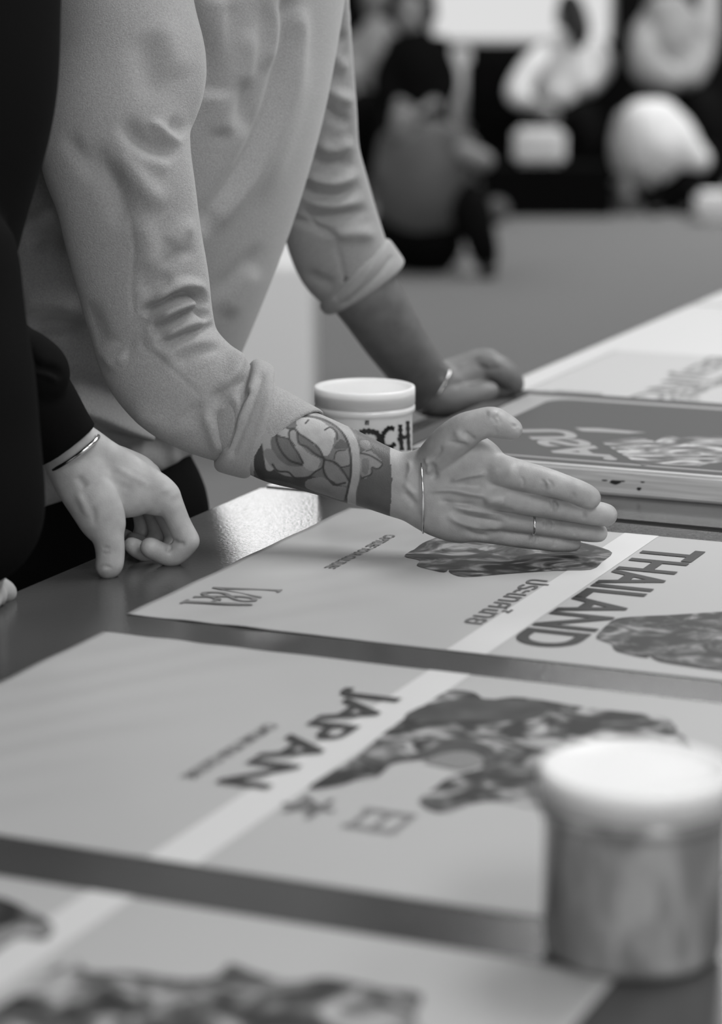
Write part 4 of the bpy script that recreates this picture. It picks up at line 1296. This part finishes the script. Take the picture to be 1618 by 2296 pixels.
# hand
p8 = lambda p: zc(p, 3.852, 60, 930)
hand = [pchain([(95, 930, 2.27, 52), (135, 975, 2.285, 56), (162, 1012, 2.30, 58)])]
lo, hi = fbox([hand[0], pchain([(440, 1100, 2.30, 30), (240, 1290, 2.27, 30), (300, 1230, 2.44, 30)])], .012)
f = Field(lo, hi, .0012)
f.chain(hand[0], .006, yax, .72)
f.chain(pchain([(165, 1010, 2.30, 55), (205, 1035, 2.305, 50), (260, 1065, 2.315, 48), (320, 1095, 2.325, 40), (372, 1119, 2.33, 31)]), .012, yax, .6)
f.chain(pchain([(160, 1030, 2.30, 50), (190, 1085, 2.295, 50), (218, 1140, 2.29, 42), (238, 1185, 2.288, 34)]), .012, yax, .75)
f.chain(pchain([(215, 1075, 2.305, 56), (262, 1100, 2.31, 44), (300, 1108, 2.318, 36)]), .014, yax, .5)
f.chain(pchain([(236, 1180, 2.288, 33), (244, 1212, 2.287, 30), (247, 1238, 2.286, 28), (246, 1262, 2.284, 26.5), (242, 1272, 2.283, 24)]), .004)
f.chain(pchain([(372, 1119, 2.33, 30), (386, 1140, 2.33, 26), (404, 1180, 2.33, 24.5), (421, 1213, 2.33, 25)]), .003)
f.chain(pchain([(421, 1213, 2.33, 25), (398, 1240, 2.33, 22.5), (378, 1246, 2.33, 21.5), (345, 1232, 2.325, 21), (334, 1226, 2.322, 19)]), .003)
# middle, ring and little finger curled behind it
f.chain(pchain([(350, 1100, 2.36, 32), (376, 1160, 2.375, 25), (392, 1210, 2.38, 23), (362, 1245, 2.365, 20), (322, 1238, 2.35, 19), (294, 1222, 2.34, 17.5)]), .003)
f.chain(pchain([(320, 1090, 2.385, 32), (346, 1150, 2.405, 24), (356, 1200, 2.41, 22), (330, 1228, 2.40, 19), (300, 1210, 2.39, 17)]), .003)
f.chain(pchain([(290, 1080, 2.40, 30), (316, 1140, 2.425, 22), (322, 1190, 2.43, 20), (300, 1215, 2.42, 16), (278, 1200, 2.41, 15)]), .003)
f.chain(pchain([(220, 1040, 2.345, 42), (290, 1075, 2.37, 38), (310, 1090, 2.385, 34)]), .02)
V, Fc = f.mesh(); V = relax(V, Fc, 1)
V = sculpt(V, Fc, [
    (p8([(1380, 1120), (1300, 1110), (1250, 1080)]), -2.2, 5), (p8([(1210, 1200), (1225, 1160), (1260, 1140)]), -1.6, 5), 
    (p8([(430, 520), (470, 580), (520, 640)]), -1.6, 9), (p8([(420, 640), (480, 760), (540, 900)]), 1.8, 9), (p8([(560, 780), (580, 880), (580, 980)]), -1.2, 7), (p8([(650, 1160), (690, 1150), (720, 1170)]), -.8, 4), (p8([(640, 1190), (690, 1200), (730, 1190)]), -.6, 3),
    (p8([(590, 1340), (650, 1310), (715, 1320), (725, 1350)]), -1.0, 3.5), (p8([(600, 1385), (650, 1345), (700, 1340)]), .7, 6), (p8([(1150, 640), (1230, 660), (1290, 740)]), 1.0, 10), (p8([(700, 420), (900, 530), (1100, 640)]), .9, 8), (p8([(620, 500), (800, 600), (950, 680)]), -.7, 8)])
bp = [(V, Fc, np.full(len(V), .36))]
# near hand at the picture's left edge
f = blob([pchain([(-80, 1215, 2.12, 60), (-60, 1255, 2.14, 55), (-40, 1290, 2.16, 50)]), pchain([(-45, 1290, 2.16, 40), (-20, 1312, 2.18, 24), (2, 1322, 2.19, 20), (18, 1330, 2.20, 17)]),
          pchain([(-50, 1300, 2.15, 36), (-22, 1325, 2.165, 22), (-4, 1340, 2.175, 17)]), pchain([(-60, 1300, 2.145, 36), (-35, 1335, 2.155, 20), (-18, 1352, 2.16, 16)]), pchain([(-70, 1300, 2.14, 34), (-55, 1345, 2.145, 18), (-45, 1362, 2.15, 15)]),
          pchain([(-80, 1280, 2.13, 34), (-95, 1325, 2.13, 20), (-92, 1352, 2.13, 16)])], .002, .006)
V, Fc = f.mesh(); bp.append((V, Fc, np.full(len(V), .40)))
h2 = np.array([qx - .02, 2.17, 1.76])
f = Field((h2[0] - .3, 1.95, 1.3), (h2[0] + .3, 2.4, 2.0), .008)
f.chain([(h2[0] - .06, 2.18, 1.42, .08), (h2[0] - .03, 2.17, 1.55, .058), (h2[0] - .02, 2.17, 1.66, .055)], .03)
f.chain([(h2[0] - .01, h2[1], h2[2] + .03, .088), (h2[0] + .015, h2[1] + .006, h2[2] - .04, .068)], .03)
f.cone(h2 + [.08, .0, -.01], h2 + [.093, .0, -.03], .012, .016, .015)
for s_ in (-1, 1): f.cone(h2 + [0, s_ * .085, -.005], h2 + [-.008, s_ * .086, -.035], .014, .010, .01)
V, Fc = f.mesh(); bp.append((V, Fc, np.full(len(V), .35)))
link('body', joined(bp, 'body'), M['skin'], dk)
f = blob([[(h2[0] - .03, h2[1], h2[2] + .05, .09), (h2[0] - .045, h2[1], h2[2], .08)], [(h2[0], h2[1], h2[2] + .07, .07), (h2[0] + .03, h2[1], h2[2] + .075, .05)]], .006, .02)
V, Fc = f.mesh(); link('hair', vf_mesh('hair', V, Fc), M['hair'], dk)
# beaded metal bracelet
wc3 = Vector(P(164, 1017, 2.295))
a1 = Vector(P(217, 978, 2.295)) - wc3
a1 = a1 * 1.0
lp = loop(wc3, a1, Vector((.010, -.0255, .006)), 40)
bm = bmesh.new(); ring_around(bm, lp, .0022)
wb = from_bm('metal_bracelet', bm, M['silver'], dk, True)
for i in range(0, 40, 2):
    bm = bmesh.new(); bmesh.ops.create_icosphere(bm, subdivisions=2, radius=.0046 if i % 6 == 0 else .0032, matrix=Matrix.Translation(lp[i]))
    from_bm('bracelet_link', bm, M['silver'], wb, True)
# grey letters printed on the jacket, running down the chest
M['jacket_print'] = mat('jacket_print', .05, .8)
def on_jacket(px_, py_):
    # chest surface: the ellipse of the chain above at that height
    c = np.array(pchain(jk[0]))
    w = P(px_, py_, 2.1)
    z = w[2]
    i = np.interp(-z, -c[:, 2], np.arange(len(c)))
    cx = np.interp(i, np.arange(len(c)), c[:, 0]); cy = np.interp(i, np.arange(len(c)), c[:, 1]); r = np.interp(i, np.arange(len(c)), c[:, 3])
    r = r + .05; cx = cx - .059
    t = min(.98, abs((w[0] - cx) / r))
    Y = cy - r * .8 * math.sqrt(1 - t * t) - .004
    return P(px_, py_, Y)
jp = lambda p: [(x / 8.09, 200 + y / 8.09) for x, y in p]
for pts in ([(-120, 240), (40, 240), (85, 265), (90, 330), (70, 385), (20, 400), (-120, 390), (-150, 320), (-120, 240)],
            [(-110, 480), (-20, 470), (5, 500), (10, 560), (-10, 580), (10, 620), (5, 670), (-20, 690), (-110, 680)],
            [(-120, 830), (40, 825), (85, 850), (90, 920), (70, 970), (20, 985), (-120, 980), (-150, 900), (-120, 830)]):
    bm = bmesh.new(); tube(bm, [on_jacket(*q) for q in catmull(jp(pts), 4)], .0012, 6)
    from_bm('jacket_lettering', bm, M['jacket_print'], dk, True)

# ================================================================== PEOPLE AND THINGS AT THE BACK OF THE HALL
def bg_person(px, Y, label, parts):
    t = empty('person', (float(P(px, 300, Y)[0]), Y, 0), label, 'person')
    for name, m, chains, k in parts:
        ch = [pchain([(a, b, Y + dy, r) for a, b, dy, r in c]) for c in chains]
        f = blob(ch, .012, k)
        f.plane_cut((0, 0, .004), (0, 0, -1), .004)
        V, Fc = f.mesh()
        me = vf_mesh(name, V, Fc)
        link(name, me, M[m], t)
    return t
bg_person(930, 16.2, 'person in dark jacket seated at the back, dark hair, behind the crouching one in grey', [
    ('body', 'bg_skin', [[(922, 20, 0, 33), (915, 48, -.02, 26)], [(925, 60, 0, 16), (928, 100, 0, 16), (930, 180, 0, 14)], [(880, 215, -.1, 14), (912, 252, -.2, 15), (938, 262, -.25, 15)], [(985, 215, -.1, 14), (962, 250, -.2, 15), (945, 264, -.25, 14)]], .03),
    ('hair', 'hair', [[(948, 2, .03, 30), (958, 32, .05, 22)]], .02),
    ('jacket', 'cloth_dark', [[(930, 104, 0, 40), (932, 150, 0, 62), (932, 210, 0, 62), (930, 262, 0, 58)], [(888, 118, 0, 24), (866, 180, -.05, 25), (878, 225, -.12, 22)], [(978, 118, 0, 24), (998, 180, -.05, 24), (985, 225, -.12, 22)]], .04),
    ('trousers', 'cloth_dark', [[(905, 275, 0, 44), (880, 300, -.4, 36), (878, 400, -.42, 26)], [(955, 275, 0, 44), (980, 300, -.4, 36), (985, 400, -.42, 26)]], .03),
    ('shoe', 'shoe_dark', [[(872, 416, -.42, 14), (858, 424, -.55, 13)]], .02), ('shoe', 'shoe_dark', [[(985, 416, -.42, 14), (990, 424, -.55, 13)]], .02)])
bg_person(835, 16.9, 'person in pale shirt sitting at the far left of the back row', [
    ('body', 'bg_skin', [[(840, -10, 0, 32), (838, 10, 0, 24)], [(838, 30, 0, 15), (838, 110, 0, 14)], [(785, 190, -.1, 12), (800, 215, -.2, 13)]], .03),
    ('hair', 'hair', [[(842, -25, .02, 32), (850, 0, .05, 24)]], .02),
    ('shirt', 'cloth_pale', [[(845, 80, 0, 40), (840, 140, 0, 44), (838, 200, 0, 42)], [(800, 100, 0, 24), (784, 130, 0, 24), (788, 175, -.1, 22)], [(868, 90, 0, 24), (876, 130, 0, 22)]], .03),
    ('trousers', 'cloth_dark', [[(815, 230, 0, 36), (800, 260, -.3, 32), (798, 380, -.3, 24)], [(850, 230, 0, 36), (850, 260, -.3, 32), (846, 380, -.3, 24)]], .03)])
bg_person(1260, 16.2, 'person in loose white shirt with dark hair, seated in front of the bright window', [
    ('body', 'bg_skin', [[(1272, 24, 0, 27), (1264, 44, -.02, 20)], [(1276, 60, 0, 14), (1280, 150, 0, 14)], [(1180, 225, -.3, 12), (1215, 250, -.35, 16), (1238, 262, -.35, 15)]], .03),
    ('hair', 'hair', [[(1276, 6, -.05, 24), (1288, 36, -.1, 25), (1298, 72, -.15, 22), (1296, 92, -.18, 14)]], .02),
    ('shirt', 'cloth_white', [[(1285, 92, 0, 30), (1280, 130, 0, 52), (1265, 180, 0, 54), (1248, 212, -.05, 44)], [(1235, 108, 0, 24), (1192, 150, -.15, 26), (1160, 205, -.25, 25), (1180, 228, -.3, 20)], [(1325, 100, 0, 26), (1348, 145, 0, 26), (1320, 190, -.1, 24)]], .02),
    ('trousers', 'cloth_dark', [[(1245, 262, 0, 44), (1215, 290, -.35, 36), (1205, 395, -.38, 27)], [(1290, 262, 0, 44), (1320, 290, -.35, 36), (1325, 395, -.38, 27)]], .03),
    ('shoe', 'shoe_dark', [[(1204, 412, -.4, 15), (1196, 420, -.55, 14)]], .02), ('shoe', 'shoe_dark', [[(1326, 412, -.4, 15), (1332, 420, -.55, 14)]], .02)])
bg_person(1500, 16.0, 'person in pale patterned top sitting at the back right, beside the narrow window', [
    ('body', 'bg_skin', [[(1490, -30, 0, 34), (1484, -8, 0, 26)], [(1492, 10, 0, 15), (1495, 100, 0, 14)], [(1440, 150, -.2, 14), (1470, 185, -.3, 15)]], .03),
    ('hair', 'hair', [[(1496, -45, .02, 34), (1508, -15, .05, 28)]], .02),
    ('top', 'cloth_pale', [[(1495, 30, 0, 50), (1505, 100, 0, 62), (1510, 160, 0, 62)], [(1452, 60, 0, 26), (1440, 90, -.1, 24), (1448, 150, -.2, 30), (1500, 178, -.3, 32)], [(1545, 50, 0, 28), (1570, 110, 0, 28), (1545, 175, -.2, 28)]], .04),
    ('trousers', 'cloth_dark', [[(1485, 225, 0, 48), (1440, 260, -.35, 40), (1440, 390, -.38, 28)], [(1540, 225, 0, 48), (1585, 260, -.35, 40), (1590, 400, -.38, 28)]], .03)])
bg_person(950, 12.3, 'person in grey top crouching on the carpet with one white shoe, seen from behind', [
    ('body', 'bg_skin', [[(905, 268, -.1, 30), (900, 290, -.1, 26)], [(915, 310, -.1, 16), (940, 380, 0, 16)], [(1020, 330, -.1, 18), (1060, 350, -.15, 17), (1090, 362, -.15, 16)]], .03),
    ('hair', 'cloth_grey', [[(908, 262, -.08, 32), (920, 276, -.05, 28)]], .02),
    ('top', 'cloth_grey', [[(925, 335, 0, 58), (955, 385, 0, 84), (950, 430, 0, 90), (940, 465, 0, 82)], [(975, 318, 0, 40), (1020, 332, -.05, 28), (1050, 348, -.1, 20)], [(885, 330, 0, 36), (868, 390, -.05, 30)]], .06),
    ('trousers', 'cloth_dark', [[(930, 500, 0, 76), (965, 545, 0, 62), (930, 585, .1, 40)], [(990, 470, .1, 50), (1045, 455, -.1, 40), (1072, 520, -.2, 28), (1092, 588, -.2, 20)], [(890, 520, 0, 60), (885, 580, .1, 36)]], .05),
    ('shoe', 'shoe_white', [[(1050, 585, -.12, 24), (1054, 606, -.2, 22)]], .02), ('shoe', 'shoe_dark', [[(1090, 606, -.2, 18), (1100, 612, -.3, 15)]], .02)])
bg_person(1480, 15.3, 'person in white shirt bending low to the carpet at the right, black trousers', [
    ('body', 'bg_skin', [[(1448, 385, -.1, 24), (1452, 405, -.12, 20)], [(1460, 370, 0, 14), (1460, 320, 0, 14)], [(1400, 385, -.1, 13), (1402, 420, -.1, 14), (1405, 440, -.12, 14)]], .03),
    ('hair', 'hair', [[(1460, 392, -.08, 24), (1458, 415, -.1, 20)]], .02),
    ('shirt', 'cloth_white', [[(1440, 270, 0, 44), (1478, 268, 0, 44)], [(1450, 290, 0, 58), (1465, 335, 0, 66), (1452, 368, 0, 42)], [(1500, 300, 0, 50), (1535, 345, 0, 34), (1570, 362, 0, 18)]], .05),
    ('sleeve', 'cloth_pale', [[(1405, 270, 0, 26), (1396, 330, -.05, 26), (1398, 380, -.1, 20)]], .03),
    ('trousers', 'cloth_dark', [[(1530, 385, .05, 44), (1535, 430, .0, 34), (1540, 465, 0, 24)], [(1480, 400, .05, 36), (1475, 440, 0, 28), (1476, 466, 0, 22)], [(1575, 350, .1, 34), (1600, 400, .1, 28)]], .05),
    ('shoe', 'shoe_dark', [[(1476, 474, -.05, 15), (1466, 478, -.2, 14)]], .02), ('shoe', 'shoe_dark', [[(1540, 474, -.05, 15), (1535, 478, -.2, 14)]], .02)])

def chair(px, Y, label, w=.42, h=1.0, sh_=.40):
    c = P(px, 300, Y)
    x = float(c[0])
    t = empty('chair', (x, Y, 0), label, 'chair')
    for nm, q in (('seat', (x - w / 2, x + w / 2, Y - .22, Y + .22, sh_ - .10, sh_)), ('backrest', (x - w / 2, x + w / 2, Y + .16, Y + .24, sh_ + .002, h))):
        bm = bmesh.new(); box(bm, *q, .03)
        from_bm(nm, bm, M['chair_black'], t, False)
    for a in (-1, 1):
        for b in (-1, 1):
            bm = bmesh.new(); cone_bm(bm, (x + a * (w / 2 - .04), Y + b * .17, 0), (x + a * (w / 2 - .04), Y + b * .17, sh_ - .102), .018, .022, 12)
            from_bm('leg', bm, M['steel'], t)
chair(938, 16.45, 'black chair under the seated person in dark jacket')
chair(1118, 16.5, 'empty black chair between the dark jacket and the white shirt', .40, .86)
chair(1275, 16.5, 'black chair under the person in white shirt', .42, .8)
chair(1390, 16.9, 'empty black chair just right of the person in white shirt', .42, .78)
chair(1510, 16.35, 'black chair under the person in pale patterned top', .46, .85)
chair(825, 17.15, 'black chair under the person in pale shirt at the back left', .42, .9)
# low black bench with a white carton on it
def tbox(name, px0, px1, py0, py1, Y, dep, m, label, cat, bev=.01, z0=None, z1=None):
    a = P(px0, py1, Y); b = P(px1, py0, Y)
    bm = bmesh.new(); box(bm, float(a[0]), float(b[0]), Y, Y + dep, float(a[2]) if z0 is None else z0, float(b[2]) if z1 is None else z1, bev)
    o = from_bm(name, bm, M[m], None)
    return tag(o, label, cat), float(b[2])
bench, bz = tbox('low_bench', 1085, 1375, 374, 436, 15.0, .42, 'chair_black', 'low black bench on the carpet in front of the seated people', 'bench', .01, 0.0, None)
tbox('carton', 1154, 1270, 292, 372, 15.1, .26, 'cloth_white', 'white carton standing on the low black bench', 'carton', .03, bz + .001, None)
tbox('wall_post', 1004, 1056, 108, 350, 16.9, .12, 'cloth_white', 'pale upright post at the back, beside the dark jacket', 'post', .01, 0.0, None)
tbox('white_crate', 1568, 1650, 436, 484, 14.6, .3, 'cloth_white', 'white crate on the carpet at the right edge of the photo', 'crate', .03, 0.0, None)
bm = bmesh.new()
bc = P(1113, 384, 14.6)
bmesh.ops.create_uvsphere(bm, u_segments=32, v_segments=20, radius=.075, matrix=Matrix.Translation((float(bc[0]), 14.6, .0755)))
tag(from_bm('ball', bm, M['cloth_grey'], None, True), 'small grey ball on the carpet beyond the crouching person', 'ball')
